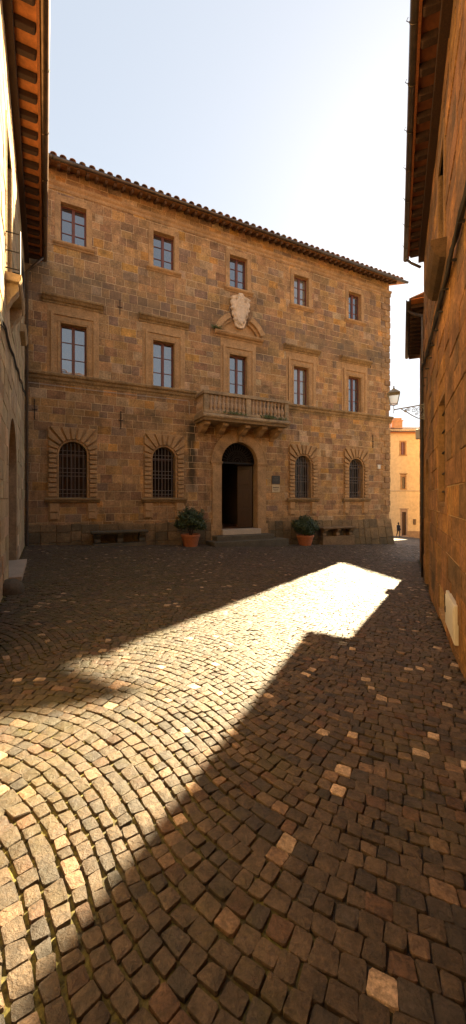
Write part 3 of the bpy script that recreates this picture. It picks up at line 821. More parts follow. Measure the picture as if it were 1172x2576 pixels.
for (xa, xb) in ((B0 + .0, B0 + .22), ((B0 + B1) / 2 - .13, (B0 + B1) / 2 + .13), (B1 - .22, B1)):
    MB().box(xa + .01, xb - .01, -BP + .005, -BP + .185, 5.46, 6.12).build('balustrade_pier', TRIMD, balc, bevel=.01)
bprof = [(a_ * 1.18, z_) for a_, z_ in [(.06, 0), (.06, .05), (.035, .07), (.05, .12), (.075, .20), (.068, .28), (.04, .38), (.03, .46), (.034, .50), (.055, .54), (.035, .57), (.05, .60), (.06, .62), (.06, .66)]]
b0 = None
xs_ = [B0 + .34 + i * .193 for i in range(9)] + [(B0 + B1) / 2 + .25 + i * .193 for i in range(9)]
BAL = mat_stone('baluster_stone', (.46, .31, .19), var=.3, lichen=.4, dark=.45, pits=.5)
for x in xs_:
    if b0 is None: b0 = MB().lathe(bprof, 10).build('baluster', BAL, balc, smooth=True); b0.location = (x, -BP + .09, 5.46)
    else: dup(b0, balc, (x, -BP + .09, 5.46))
for xx in (B0 + .09, B1 - .09):
    for i in range(4): dup(b0, balc, (xx, -BP + .38 + i * .2, 5.46))
co = MB(); cp = [(.0, 5.05), (-.80, 5.05), (-.86, 4.98), (-.84, 4.90), (-.72, 4.86), (-.62, 4.84), (-.52, 4.74), (-.36, 4.66), (-.14, 4.62), (-.08, 4.52), (.0, 4.48)]
cb = None
for x in (B0 + .25, B0 + 1.1, DX - .0, B1 - 1.15, B1 - .3):
    if cb is None: cb = MB().prof(cp, -.13, .13).build('corbel', TRIM, balc, bevel=.012); cb.location = (x, 0, 0)
    else: dup(cb, balc, (x, 0, 0))
def tuft(cx, cy, cz, n, sx, sy, h, seed, name, parent):
    g_ = random.Random(seed); mb = MB()
    for i in range(n):
        x, y = g_.gauss(cx, sx), g_.gauss(cy, sy); a = g_.uniform(0, 6.28); hh = h * g_.uniform(.4, 1.2); l = .012
        dx, dy = math.cos(a) * hh * .6, math.sin(a) * hh * .6
        mb.add([(x - l, y, cz), (x + l, y, cz), (x + dx * .5 + l, y + dy * .5, cz + hh * .7), (x + dx, y + dy, cz + hh * g_.uniform(.5, 1))], [(0, 1, 2), (0, 2, 3)])
    return mb.build(name, GRASSM, parent)
tuft(8.0, -BP - .02, 5.36, 140, .30, .05, .14, 1, 'weeds', balc)
tuft(9.75, -BP - .02, 5.34, 160, .16, .05, .18, 2, 'weeds', balc)
tuft(10.4, -BP - .02, 5.34, 60, .12, .05, .12, 3, 'weeds', balc)
tuft(7.55, -.22, 9.34, 90, .10, .07, .16, 4, 'weeds', cw).location = (-WX[2], 0, 0)

# --- tie anchors, conduit, small box, downpipe
def anchor(x, z, h):
    m = MB(); m.box(-.013, .013, -.04, -.012, -h / 2, h / 2)
    m.tube([(-.09, -.03, .02), (-.06, -.035, -.015), (-.0, -.03, 0), (.06, -.035, -.015), (.09, -.03, .02)], .013, 5)
    o = m.build('wall_anchor', IRON, pal); o.location = (x, 0, z); return o
for a_ in ((.35, 5.02, .75), (3.43, 4.9, .72), (3.40, 9.45, .6), (17.2, 4.95, .75), (17.02, 9.3, .5)): anchor(*a_)
MB().tube([(.05, -.06, 5.98), (3.0, -.06, 5.96), (6.28, -.06, 5.99), (6.32, -.06, 5.95), (6.34, -.06, 5.4)], .013, 5).build('conduit', CONDUIT, pal)
pal_box = MB(); pal_box.box(17.53, 17.73, -.09, .0, 3.42, 3.66).box(17.545, 17.715, -.1, -.089, 3.435, 3.645); 
tag(pal_box.build('junction_box', WHITEB, None, bevel=.008), 'small white junction box on the palazzo wall near its right corner', 'junction box')
jb = bpy.data.objects['junction_box']; jb.location = PAL; jb.rotation_euler = (0, 0, TH)

# --- coat of arms
def crest():
    n = 26; out = []
    W_ = [(0, .10), (.04, .22), (.1, .27), (.2, .30), (.3, .36), (.42, .42), (.55, .46), (.68, .485), (.8, .49), (.86, .47), (.9, .36), (.93, .18), (1., .10)]
    def half(v):
        for (a, b_), (c, d) in zip(W_, W_[1:]):
            if a <= v <= c: return b_ + (d - b_) * (v - a) / (c - a)
        return .1
    g_ = random.Random(5); H = 1.55; mb = MB(); nu, nv = 24, 40; vs = []; fs = []
    bumps = [(g_.uniform(-.45, .45), g_.uniform(0, H), g_.uniform(.03, .06), g_.uniform(.4, 1)) for _ in range(70)]
    for j in range(nv + 1):
        v = j / nv; hw = half(v) * (1 + .07 * math.sin(v * 38) + .04 * math.sin(v * 61))
        for i in range(nu + 1):
            u = i / nu * 2 - 1; x = u * hw; z = v * H
            sh = (x / .235) ** 2 + ((z - .74) / .50) ** 2       # inner shield oval
            rim = math.exp(-((sh - 1.15) / .22) ** 2)
            d = .10 + .09 * rim + (.05 if sh < .95 else 0) + (.03 * math.cos(x * 9) if sh < .95 else 0)
            if sh < .8: d += .014 * math.sin(z * 42) * (z > .78) + .012 * (abs(x) < .03)
            if sh > 1.25:
                for (bx, bz, br, bh) in bumps:
                    q = ((x - bx) ** 2 + (z - bz) ** 2) / br ** 2
                    if q < 4: d += .06 * bh * math.exp(-q)
                d += .02 * math.sin(x * 40 + z * 33)
                for (hx, hz) in ((-.17, .28), (.15, .25), (-.22, 1.27), (.2, 1.2), (.33, .55), (-.32, .7)):
                    if (x - hx) ** 2 + (z - hz) ** 2 < .0016: d -= .09
            if abs(u) > .999: d = .0
            vs.append((x, -.02 - d, z))
    M1 = nu + 1
    for j in range(nv):
        for i in range(nu): fs.append((j * M1 + i, j * M1 + i + 1, (j + 1) * M1 + i + 1, (j + 1) * M1 + i))
    mb.add(vs, fs)
    k0 = len(mb.v); rim_i = [i for i in range(M1)] + [j * M1 + nu for j in range(1, nv + 1)] + [nv * M1 + i for i in range(nu - 1, -1, -1)] + [j * M1 for j in range(nv - 1, 0, -1)]
    mb.v += [(mb.v[i][0] * .96, .0, mb.v[i][2]) for i in rim_i]; mb.c += [(1, 1, 1)] * len(rim_i); L = len(rim_i)
    mb.f += [(rim_i[i], rim_i[(i + 1) % L], k0 + (i + 1) % L, k0 + i) for i in range(L)] + [tuple(range(k0, k0 + L))]
    o = mb.build('coat_of_arms', TRAV, pal, smooth=True); o.location = (8.76, -.06, 9.60); o.rotation_euler = (R(5), 0, 0)
    return o
cr = crest(); cr['label'] = 'pale carved stone shield with scrolled rim'

# --- two wall plaques
def letters(rows, x0, z0, w_, h, y, mat, parent, name='lettering', seed=1):
    """rows of small relief strokes"""
    g_ = random.Random(seed); mb = MB()
    for (z, hh, a, b_) in rows:
        x = a
        while x < b_:
            lw = hh * g_.uniform(.35, .7); mb.box(x0 + x, x0 + min(x + lw, b_), y - .004, y, z0 + z, z0 + z + hh * g_.uniform(.75, 1)); x += lw + hh * .28
    return mb.build(name, mat, parent)
def pl(name, label, x0, x1, z0, z1, mat, rows, lm):
    e = empty(name, PAL, TH, label, 'plaque')
    MB().box(x0, x1, -.045, -.01, z0, z1).build('plate', mat, e, bevel=.004)
    letters(rows, x0, z0, 0, 0, -.045, lm, e)
    return e
pl('wall_plaque', 'dark metal plaque on the wall right of the arched doorway, above a cream one', 10.56, 11.02, 2.46, 2.86, BRONZE, [(.28, .03, .12, .34), (.2, .02, .08, .38), (.14, .02, .1, .36)], IRONG)
pl('wall_plaque', 'cream stone plaque with brown lettering just below the dark plaque by the doorway', 10.56, 11.01, 2.05, 2.42, CREAM, [(.2, .07, .05, .4), (.12, .025, .08, .36), (.06, .025, .12, .32)], OLDW)
# ================================================================== stone benches against the foot
def bench(x0, x1, label, zg, mat, ground):
    e = empty('stone_bench', PAL, TH, label, 'bench', 'stone benches along the palazzo wall')
    MB().prof([(-.12, zg + .40), (-.56, zg + .40), (-.60, zg + .44), (-.60, zg + .50), (-.12, zg + .50)], x0, x1).build('seat', mat, e, bevel=.012)
    for x in (x0 + .22, (x0 + x1) / 2, x1 - .22):
        MB().prof([(-.16, zg + .02), (-.42, zg + .02), (-.44, zg + .1), (-.38, zg + .2), (-.52, zg + .34), (-.52, zg + .40), (-.16, zg + .40)], x - .11, x + .11).build('support', mat, e, bevel=.01)
    MB().box(x0 + .05, x1 - .05, -.50, -.10, ground - .3, zg + .02).build('base', mat, e, bevel=.015)
bench(2.28, 4.42, 'long dark mossy stone bench at the wall between the two left barred windows', -.02, STEP, -.12)
bench(13.25, 15.45, 'brown stone bench at the palazzo foot right of the round potted shrub', -.22, mat_stone('bench_stone', (.20, .13, .07), var=.4, dark=.5, lichen=.3), -.66)

# ================================================================== potted shrubs
def pal_world(t, b):
    return (PAL.x + .898 * t - .44 * b, PAL.y + .44 * t + .898 * b)
def shrub(x, y, name, label, pr, ph, blobs, nl, seed, leaf=.05):
    z = gz(x, y) + .02
    e = empty(name, (x, y, z), .3, label, 'potted shrub', 'potted shrubs flanking the doorway')
    p = MB(); p.lathe([(pr * .72, 0), (pr * .94, ph * .78), (pr * 1.02, ph * .80), (pr * 1.04, ph), (pr * .93, ph), (pr * .90, ph * .86), (.05, ph * .86)], 20)
    p.build('pot', TERRA, e, smooth=False, bevel=.0)
    MB().lathe([(pr * .9, ph * .85), (pr * .88, ph * .89), (.02, ph * .92)], 14).build('soil', SOIL, e)
    g_ = random.Random(seed); st = MB()
    for i in range(7):
        bx, by, bz, br = blobs[i % len(blobs)][:4]
        st.tube([(g_.uniform(-.05, .05), g_.uniform(-.05, .05), ph * .85), (bx * .4, by * .4, ph + (bz - ph) * .5), (bx, by, bz)], [.018, .012, .006], 5)
    st.build('stem', OLDW, e)
    lf = MB()
    wsum = sum(b[3] ** 2 for b in blobs)
    for (bx, by, bz, br, sq) in blobs:
        for i in range(int(nl * br ** 2 / wsum)):
            d = Vector((g_.gauss(0, 1), g_.gauss(0, 1), g_.gauss(0, 1))).normalized(); rr = br * (g_.random() ** .35) * g_.uniform(.8, 1.12)
            c = Vector((bx, by, bz)) + Vector((d.x * rr, d.y * rr, d.z * rr * sq))
            if c.z < ph * .8: c.z = ph * .85 + g_.random() * .1
            n = (d + Vector((g_.gauss(0, .6), g_.gauss(0, .6), g_.gauss(0, .6) + .3))).normalized()
            a = n.orthogonal().normalized(); a = (Matrix.Rotation(g_.uniform(0, 6.28), 3, n) @ a); b_ = n.cross(a); l = leaf * g_.uniform(.7, 1.3)
            lf.add([c - a * l, c + b_ * l * .42, c + a * l + n * l * .2, c - b_ * l * .42], [(0, 1, 2, 3)])
    lf.build('foliage', LEAF, e); return e
x, y = pal_world(6.15, -.72)
shrub(x, y, 'potted_shrub', 'large loose dark shrub with upright shoots in terracotta pot left of the door steps', .40, .50,
      [(0, 0, 1.1, .42, .9), (-.3, .05, .95, .34, .8), (.32, 0, .95, .36, .8), (0, .1, 1.32, .32, .9), (-.28, 0, 1.25, .24, 1.1), (.3, 0, 1.2, .24, 1.1), (.52, 0, 1.35, .08, 3.0), (-.14, 0, 1.55, .08, 2.6), (.1, 0, 1.5, .06, 2.2), (-.42, 0, 1.3, .06, 2.), (-.5, 0, .9, .2, .8), (.5, 0, .8, .2, .8)], 3600, 1, .055)
x, y = pal_world(12.1, -.62)
shrub(x, y, 'potted_shrub', 'rounded dense green shrub in terracotta pot right of the door steps', .41, .50,
      [(0, 0, .92, .52, .80), (-.34, 0, .98, .36, .85), (.36, 0, .98, .36, .85), (0, 0, 1.22, .38, .7), (.55, 0, .85, .24, .8), (-.5, 0, 1.1, .24, .8), (.2, 0, .62, .3, .5)], 5200, 2, .045)

# ================================================================== LEFT HOUSE
lh = empty('left_house', LEFT, LTH, 'sunlit pale stone house on the left edge with red eaves and copper gutter', 'house')
zW = 10.45
# local x = 14 - s
lholes = [(14 - 6.9, 14 - 4.1, -.6, 3.75), (14 - 7.45, 14 - 6.25, 5.9, 8.85), (14 - 9.9, 14 - 8.5, -.6, 2.9), (14 - 2.9, 14 - 2.1, 6.84, 8.4)]
ashlar(0, 13.97, -1.2, zW, lholes, PALL, seed=21, prot=(.002, .02), bw=(.4, 1.1), gap=.006).build('wall', mat_stone('pale_wall_stone', None, attr=True, var=.3, lichen=.0, dark=.2, scale=.8), lh, colattr=True)  # plain pale stone, blocks in a lighter palette than the palazzo
mortar(0, 13.99, -1.2, zW, lholes, .55).quad((0, 0, -1.2), (0, 8, -1.2), (0, 8, zW), (0, 0, zW)).quad((0, 8, -1.2), (14, 8, -1.2), (14, 8, zW), (0, 8, zW)).quad((13.99, 0, -1.2), (13.99, 8, -1.2), (13.99, 8, zW), (13.99, 0, zW)).build('wall_backing', mat_stone('pale_mortar', (.42, .31, .19), var=.3), lh)
# arch in the left wall: spandrel fill that leaves a round head
def arch_fill(x0, x1, top, parent, mat, y0=-.004, y1=.3, name='arch'):
    cx = (x0 + x1) / 2; rr = (x1 - x0) / 2 - .16; zs_ = top - rr - .16; mb = MB()
    ang = sorted(set([math.pi * k_ / 20 for k_ in range(21)] + [math.atan2(top - zs_, (x1 - x0) / 2), math.pi - math.atan2(top - zs_, (x1 - x0) / 2)]))
    mb.ring([(cx + rr * math.cos(a), zs_ + rr * math.sin(a)) for a in ang], [to_rect(cx, zs_, (x1 - x0) / 2 + .01, top + .01, a) for a in ang], y0, y1)
    mb.box(x0 - .01, cx - rr, y0, y1, -.6, zs_).box(cx + rr, x1 + .01, y0, y1, -.6, zs_)
    return mb.build(name, mat, parent)
LTRIM = mat_stone('pale_arch_stone', (.48, .35, .20), var=.3, pits=.8)
d_ = arch_fill(7.1, 9.9, 3.75, lh, LTRIM, name='doorway'); 
dk = MB().box(7.1, 9.9, .50, .55, -.6, 3.74).build('door', DOORW, d_)
MB().box(7.2, 9.8, -.24, .3, -.3, .13).build('doorstep', MARBLE, d_)
d2 = arch_fill(4.1, 5.5, 2.9, lh, LTRIM, name='doorway'); MB().box(4.1, 5.5, .4, .45, -.6, 2.9).build('door', DOORW, d2)
# upper french window and its iron balcony
fw = MB().box(6.47, 6.55, -.03, .3, 5.9, 8.85).box(7.75, 7.83, -.03, .3, 5.9, 8.85).box(6.47, 7.83, -.03, .3, 8.85, 8.97).build('window', LTRIM, lh, bevel=.01)
window_frame(1.2, 5.92, 8.85, .42).build('frame', FRAME, fw).location = (7.15, 0, 0)
MB().box(6.6, 7.7, .45, .46, 5.95, 8.83).build('pane', GLASS, fw)
lb_ = MB().prof([(.0, 5.74), (-.24, 5.74), (-.28, 5.80), (-.28, 5.88), (.0, 5.90)], 6.32, 7.82).build('balcony', LTRIM, lh, bevel=.01)
for xx in (6.42, 7.45):
    MB().prof([(.0, 5.74), (-.22, 5.74), (-.23, 5.64), (-.17, 5.54), (-.12, 5.48), (-.06, 5.34), (.0, 5.24)], xx, xx + .24).build('corbel', LTRIM, lb_, bevel=.012)
rb = MB(); Ya = -.25
for z in (6.64, 6.30, 5.98):
    rb.tube([(6.36, -.01, z), (6.36, Ya, z), (7.78, Ya, z), (7.78, -.01, z)], .013, 6)
for xx in (6.36, 7.78): rb.tube([(xx, Ya, 5.9), (xx, Ya, 6.7)], .016, 6)
for i in range(1, 9): rb.tube([(6.36 + 1.42 * i / 9, Ya, 5.9), (6.36 + 1.42 * i / 9, Ya, 6.64)], .008, 5)
rb.build('railing', IRON, lb_)
# small window further on, with a sill that sticks out
w2 = MB().prof([(.0, 6.58), (-.14, 6.60), (-.18, 6.68), (-.18, 6.80), (.0, 6.84)], 10.9, 12.1).build('window', LTRIM, lh)
window_frame(.8, 6.84, 8.4, .3).build('frame', FRAME, w2).location = (11.5, 0, 0)
MB().box(11.12, 11.88, .335, .34, 6.86, 8.38).build('pane', GLASS, w2)
# eaves
lroof = tiled_roof(-.3, 13.95, -.62, 10.56, 6, R(17), .285, 8).build('roof', TILE, lh, colattr=True)
MB().prof([(.02, 10.25), (-.16, 10.25), (-.16, 10.44), (.02, 10.44)], 0, 13.95).build('wall_plate_beam', OLDW, lroof, bevel=.01)
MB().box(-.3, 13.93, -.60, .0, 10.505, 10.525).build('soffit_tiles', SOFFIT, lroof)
MB().box(-.3, 13.93, -.58, -.53, 10.40, 10.504).build('fascia_board', REDW, lroof)
f0 = None
for i in range(30):
    xx = .1 + i * .47
    if f0 is None:
        f0 = rafter_mb(-.52, -.16, 10.50, .12, .13, 0, .03).build('rafter', OLDW, lroof, bevel=.008); f0.location = (xx, 0, 0)
    else: dup(f0, lroof, (xx, 0, 0))
gl_ = MB(); gl_.prof(gutter_prof(.10, -.65, 10.51), -.3, 13.9)
for i in range(9): gl_.prof(gutter_prof(.108, -.65, 10.51), .9 + i * 1.5, .925 + i * 1.5)
gl_.build('gutter', GUTL, lh, smooth=True)
MB().tube([(13.6, -.62, 10.42), (13.75, -.3, 10.1), (13.85, -.09, 9.9), (13.85, -.09, .0), (13.85, -.09, -.55)], .05, 10).build('downpipe', GUT, lh, smooth=True)
cbm = MB(); gc = random.Random(3)
pts = [(0 + 14 * k_ / 28, -.03 - gc.uniform(0, .02), 4.1 + 1.4 * (k_ / 28) + .04 * math.sin(k_ * 1.7)) for k_ in range(29)]
cbm.tube(pts, .018, 5); cbm.tube([(p[0], p[1], p[2] - .05 - gc.uniform(0, .03)) for p in pts], .012, 5)
cbm.build('wall_cable', CABLE, lh)
gs = MB().lathe([(.24, -.3), (.23, .1), (.19, .2), (.08, .25), (.01, .26)], 12)
go = gs.build('guard_stone', STEP, None, smooth=True); tag(go, 'dark rounded guard stone at the foot of the left house', 'guard stone')
gx_, gy_ = LEFT.x + 6.2 * -.44 + .898 * .10, LEFT.y + .898 * 6.2 + .44 * .10
go.location = (gx_, gy_, gz(gx_, gy_))

# ================================================================== RIGHT HOUSE
rh = empty('right_house', RIGHT, RTH, 'brown stone house in shade on the right edge with long dark gutter', 'house')
# local x = 5.7 - s ; extends towards and past the camera
X1 = 12.2; zR = 8.25
rx = lambda s_: 5.7 - s_
rholes = [(rx(1.75), rx(.72), 1.62, 3.40), (rx(5.25), rx(3.85), -.6, 2.85), (rx(1.65), rx(.8), 5.5, 7.2), (rx(1.62), rx(.62), -.3, .32)]
RST = mat_stone('brown_stone_blocks', None, attr=True, var=.62, lichen=.5, dark=.6, pits=1.6, spots=(.42, .30, .18))
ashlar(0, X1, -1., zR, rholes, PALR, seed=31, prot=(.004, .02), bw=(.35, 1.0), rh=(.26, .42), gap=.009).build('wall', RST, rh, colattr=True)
mortar(0, X1, -1., zR, rholes, .4).quad((0, 0, -1), (0, 7, -1), (0, 7, zR), (0, 0, zR)).quad((X1, 0, -1), (X1, 7, -1), (X1, 7, zR), (X1, 0, zR)).quad((0, 7, -1), (X1, 7, -1), (X1, 7, zR), (0, 7, zR)).build('wall_backing', MORTARD, rh)
RTRIM = mat_stone('brown_trim_stone', (.30, .17, .075), var=.3)
# barred window
a, b_ = rx(1.75), rx(.72)
bw_ = MB().box(a, a + .06, -.012, .25, 1.62, 3.4).box(b_ - .06, b_, -.012, .25, 1.62, 3.4).box(a + .06, b_ - .06, -.012, .25, 3.32, 3.4).box(a + .06, b_ - .06, -.012, .25, 1.62, 1.68).build('window', RTRIM, rh, bevel=.008)
MB().box(a + .06, b_ - .06, .26, .28, 1.68, 3.32).build('pane', GLASSD, bw_)
gr = MB()
for k_ in range(1, 6): xx = a + (b_ - a) * k_ / 6; gr.tube([(xx, .08, 1.66), (xx, .08, 3.34)], .014, 6)
for z in (1.85, 2.15, 2.5, 2.85, 3.15): gr.tube([(a + .03, .05, z), (b_ - .03, .05, z)], .016, 6)
gr.build('grille', IRON, bw_)
# arched doorway
d3 = arch_fill(rx(5.25), rx(3.85), 2.85, rh, RTRIM, name='doorway'); MB().box(rx(5.25), rx(3.85), .3, .34, -.6, 2.85).build('door', DOORW, d3)
DSILL = mat_stone('dark_sill_stone', (.13, .075, .035), var=.4, dark=.4)
# upper windows
for (s1_, s0_) in ((1.65, .8),):
    a, b_ = sorted((rx(s1_), rx(s0_)))
    uw = MB().box(a - .1, a, -.03, .2, 5.5, 7.2).box(b_, b_ + .1, -.03, .2, 5.5, 7.2).box(a - .1, b_ + .1, -.03, .2, 7.2, 7.34).build('window', RTRIM, rh, bevel=.008)
    MB().box(a, b_, .26, .28, 5.5, 7.2).build('pane', GLASSD, uw)
    MB().prof([(.0, 5.2), (-.1, 5.22), (-.17, 5.3), (-.22, 5.42), (-.22, 5.49), (.0, 5.49)], a - .25, b_ + .25).build('sill', DSILL, uw)
# cellar opening
a, b_ = rx(1.62), rx(.62)
cwn = MB().box(a, b_, -.02, .3, -.2, -.10).build('cellar_window', TRIM, rh, bevel=.006)
MB().box(a, b_, .2, .22, -.1, .32).build('pane', GLASSD, cwn)
gr = MB()
for k_ in range(1, 7): xx = a + (b_ - a) * k_ / 7; gr.tube([(xx, .06, -.1), (xx, .06, .32)], .009, 5)
gr.build('grille', IRON, cwn)
# eaves
rroof = tiled_roof(-.05, X1, -.42, 8.36, 5, R(17), .285, 12).build('roof', TILE, rh, colattr=True)
MB().prof([(.02, 8.04), (-.14, 8.04), (-.14, 8.20), (.02, 8.20)], 0, X1).build('wall_plate_beam', OLDW, rroof, bevel=.01)
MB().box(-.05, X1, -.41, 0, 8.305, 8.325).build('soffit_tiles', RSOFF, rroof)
MB().box(-.05, X1, -.40, -.36, 8.21, 8.304).build('fascia_board', REDW, rroof)
f0 = None
for i in range(30):
    xx = .12 + i * .40
    if f0 is None:
        f0 = rafter_mb(-.355, -.14, 8.30, .11, .12, 0, .02).build('rafter', OLDW, rroof, bevel=.008); f0.location = (xx, 0, 0)
    else: dup(f0, rroof, (xx, 0, 0))
gr_ = MB(); gr_.prof(gutter_prof(.072, -.435, 8.28), -.12, X1)
for i in range(14):
    xx = .5 + i * .85
    gr_.prof(gutter_prof(.079, -.435, 8.28), xx, xx + .02); gr_.tube([(xx, -.505, 8.28), (xx, -.545, 8.32), (xx, -.525, 8.36)], .006, 4)
gr_.tube([(.02, -.42, 8.2), (.05, -.3, 8.05), (.03, -.08, 7.9)], .035, 8)
gr_.build('gutter', GUT, rh, smooth=True)
# cable bundle
cbm = MB(); gc = random.Random(8)
for off_, rr in ((0, .026), (-.06, .018), (.05, .014), (-.10, .012)):
    pts = []
    for k_ in range(31):
        f = k_ / 30; xx = .1 + f * 9.5
        zz = 5.25 - .62 * (1 - math.exp(-xx / 3.2)) + off_ + .025 * math.sin(k_ * 2.1 + off_ * 50)
        pts.append((xx, -.04 - abs(off_) * .2 - gc.uniform(0, .02), zz))
    cbm.tube(pts, rr, 6)
for k_ in range(12): cbm.box(.5 + k_ * .7, .53 + k_ * .7, -.09, -.0, 4.6 - .0 * k_, 4.62)
cbm.tube([(.1, -.05, 5.25), (.06, -.05, 4.6), (.06, -.05, 1.2)], .025, 6)
cbm.tube([(.14, -.04, 5.2), (.12, -.05, 4.2), (.13, -.05, 2.4)], .015, 6)
cbm.build('cable_bundle', CABLE, rh)
# meter cabinet
mc = empty('meter_cabinet', RIGHT, RTH, 'cream metal meter cabinet low on the brown wall at the right edge', 'meter cabinet')
a, b_ = rx(.28), rx(-.56)
MB().box(a, b_, -.05, .0, .0 + .01, .48).build('case', WHITEB, mc, bevel=.01)
MB().box(a + .04, b_ - .04, -.062, -.049, .05, .44).build('door', WHITEB, mc, bevel=.006)
MB().box(a + .07, a + .1, -.072, -.061, .2, .28).build('lock', IRON, mc)

# ================================================================== SECOND RIGHT HOUSE
D2 = Vector((1.84, 4.18, 0)).normalized(); P2b = Vector((7.10, 14.6, 0)); P2a = Vector((5.26, 10.42, 0))
R2TH = math.atan2(-D2.y, -D2.x)
r2 = empty('farther_house', P2b, R2TH, 'lower shaded house just beyond the right house with small overhanging eaves', 'house')
L2 = (P2b - P2a).length - .05
ashlar(0, L2, -1.6, 7.24, [], PALR, seed=41).build('wall', RST, r2, colattr=True)
bk = MB().quad((0, 0, -1.6), (L2, 0, -1.6), (L2, 0, 7.24), (0, 0, 7.24)).quad((0, 0, -1.6), (0, 6, -1.6), (0, 6, 7.24), (0, 0, 7.24)).quad((0, 6, -1.6), (L2 - .8, 6, -1.6), (L2 - .8, 6, 7.24), (0, 6, 7.24)).build('wall_backing', MORTARD, r2)
r2roof = tiled_roof(-.35, L2 - .08, -.42, 7.32, 6, R(16), .27, 15).build('roof', TILE, r2, colattr=True)
MB().box(-.35, L2 - .09, -.41, .0, 7.275, 7.29).build('soffit_tiles', SOFFIT, r2roof)
f0 = None
for i in range(14):
    xx = -.2 + i * .33
    if f0 is None:
        f0 = rafter_mb(-.39, .02, 7.27, .09, .11, 0, .02).build('rafter', OLDW, r2roof); f0.location = (xx, 0, 0)
    else: dup(f0, r2roof, (xx, 0, 0))
g2 = MB(); g2.prof(gutter_prof(.07, -.45, 7.30), -.38, L2 - .06)
g2.build('gutter', GUT, r2, smooth=True)
MB().tube([(L2 - .65, -.44, 7.24), (L2 - .55, -.34, 7.09), (L2 - .30, -.1, 6.87), (L2 - .22, -.09, 6.6), (L2 - .22, -.09, -.45)], .045, 8).build('downpipe', GUT, r2, smooth=True)
tag(empty('junction_box', P2b, R2TH), 'tall cream electric box high on the edge of the farther right house, below the lamp', 'junction box')
jb2 = [o for o in C.objects if o.name.startswith('junction_box') and o.type == 'EMPTY'][0]
MB().box(.3, .5, -.15, -.02, 3.95, 4.30).build('case', WHITEB, jb2, bevel=.01)
MB().box(.32, .48, -.16, -.149, 3.98, 4.27).build('lid', WHITEB, jb2, bevel=.004)

# ================================================================== STREET LAMP
lampP = RIGHT + Vector((-.392, -.92, 0)) * .3
lamp = empty('street_lamp', (lampP.x, lampP.y, 4.18 - 4.68 * .72), RTH, 'old glass lantern on a scrolled iron bracket high above the alley', 'street lamp')
zb = 4.68 
lamp.scale = (.72, .72, .72)
br = MB(); br.tube([(0, .0, zb), (0, -1.03, zb - .10)], .022, 6)
arcp = [(0, -.05, zb - .50), (0, -.22, zb - .48), (0, -.42, zb - .36), (0, -.62, zb - .20), (0, -.78, zb - .10)]
br.tube(arcp, .018, 6); br.tube([(0, -.02, zb + .06), (0, -.02, zb - .55)], .02, 6)
def scroll(cy, cz, r0_, turns, sgn=1, ph=0.):
    return [(0, cy + sgn * (r0_ * (1 - k_ / 20 * .8)) * math.cos(ph + turns * 6.28 * k_ / 20), cz + (r0_ * (1 - k_ / 20 * .8)) * math.sin(ph + turns * 6.28 * k_ / 20)) for k_ in range(21)]
for (cy, cz, r_, tn, sg, ph_) in ((-.16, zb - .18, .13, 1.6, 1, 0), (-.36, zb - .17, .10, 1.5, -1, 1), (-.52, zb - .12, .07, 1.5, 1, 2), (-.64, zb - .18, .06, 1.6, -1, 1.2), (-.12, zb - .38, .08, 1.3, -1, 2), (-.27, zb - .33, .06, 1.3, 1, 0)):
    br.tube(scroll(cy, cz, r_, tn, sg, ph_), .013, 5)
br.tube([(0, -1.03, zb - .24), (0, -1.03, zb + .08)], .014, 6)
br.build('bracket', LIRON, lamp)
ln = MB(); lc = (0, -1.03, zb + .10); H = .40
w0, w1 = .12, .20
for sx, sy in ((-1, -1), (1, -1), (1, 1), (-1, 1)):
    ln.tube([(sx * w0, lc[1] + sy * w0, lc[2]), (sx * w1, lc[1] + sy * w1, lc[2] + H)], .012, 5)
for (ww, zz) in ((w0, lc[2]), (w1, lc[2] + H)):
    ln.tube([(-ww, lc[1] - ww, zz), (ww, lc[1] - ww, zz), (ww, lc[1] + ww, zz), (-ww, lc[1] + ww, zz), (-ww, lc[1] - ww, zz)], .014, 5)
ln.tube([(0, lc[1], lc[2] - .05), (-w0, lc[1] - w0, lc[2])], .008, 4).tube([(0, lc[1], lc[2] - .05), (w0, lc[1] + w0, lc[2])], .008, 4).tube([(0, lc[1], lc[2] - .05), (w0, lc[1] - w0, lc[2])], .008, 4).tube([(0, lc[1], lc[2] - .05), (-w0, lc[1] + w0, lc[2])], .008, 4)
ln.build('lantern_frame', LIRON, lamp)
gp_ = MB(); a0 = w0 - .004; a1 = w1 - .004
ring_ = [(-1, -1), (1, -1), (1, 1), (-1, 1)]
for i in range(4):
    (ax_, ay_), (bx_, by_) = ring_[i], ring_[(i + 1) % 4]
    gp_.quad((ax_ * a0, lc[1] + ay_ * a0, lc[2]), (bx_ * a0, lc[1] + by_ * a0, lc[2]), (bx_ * a1, lc[1] + by_ * a1, lc[2] + H), (ax_ * a1, lc[1] + ay_ * a1, lc[2] + H))
gp_.build('pane', LGLASS, lamp)
cap = MB(); s2_ = math.sqrt(2)
cap.lathe([(.22 * s2_, 0), (.20 * s2_, .02), (.10 * s2_, .12), (.07 * s2_, .13), (.07 * s2_, .15), (.03, .17)], 4, (0, lc[1], lc[2] + H), sq=True)
cap.lathe([(.02, .15), (.04, .19), (.02, .22), (.03, .25), (.01, .29)], 8, (0, lc[1], lc[2] + H))
cap.build('lantern_cap', LIRON, lamp)

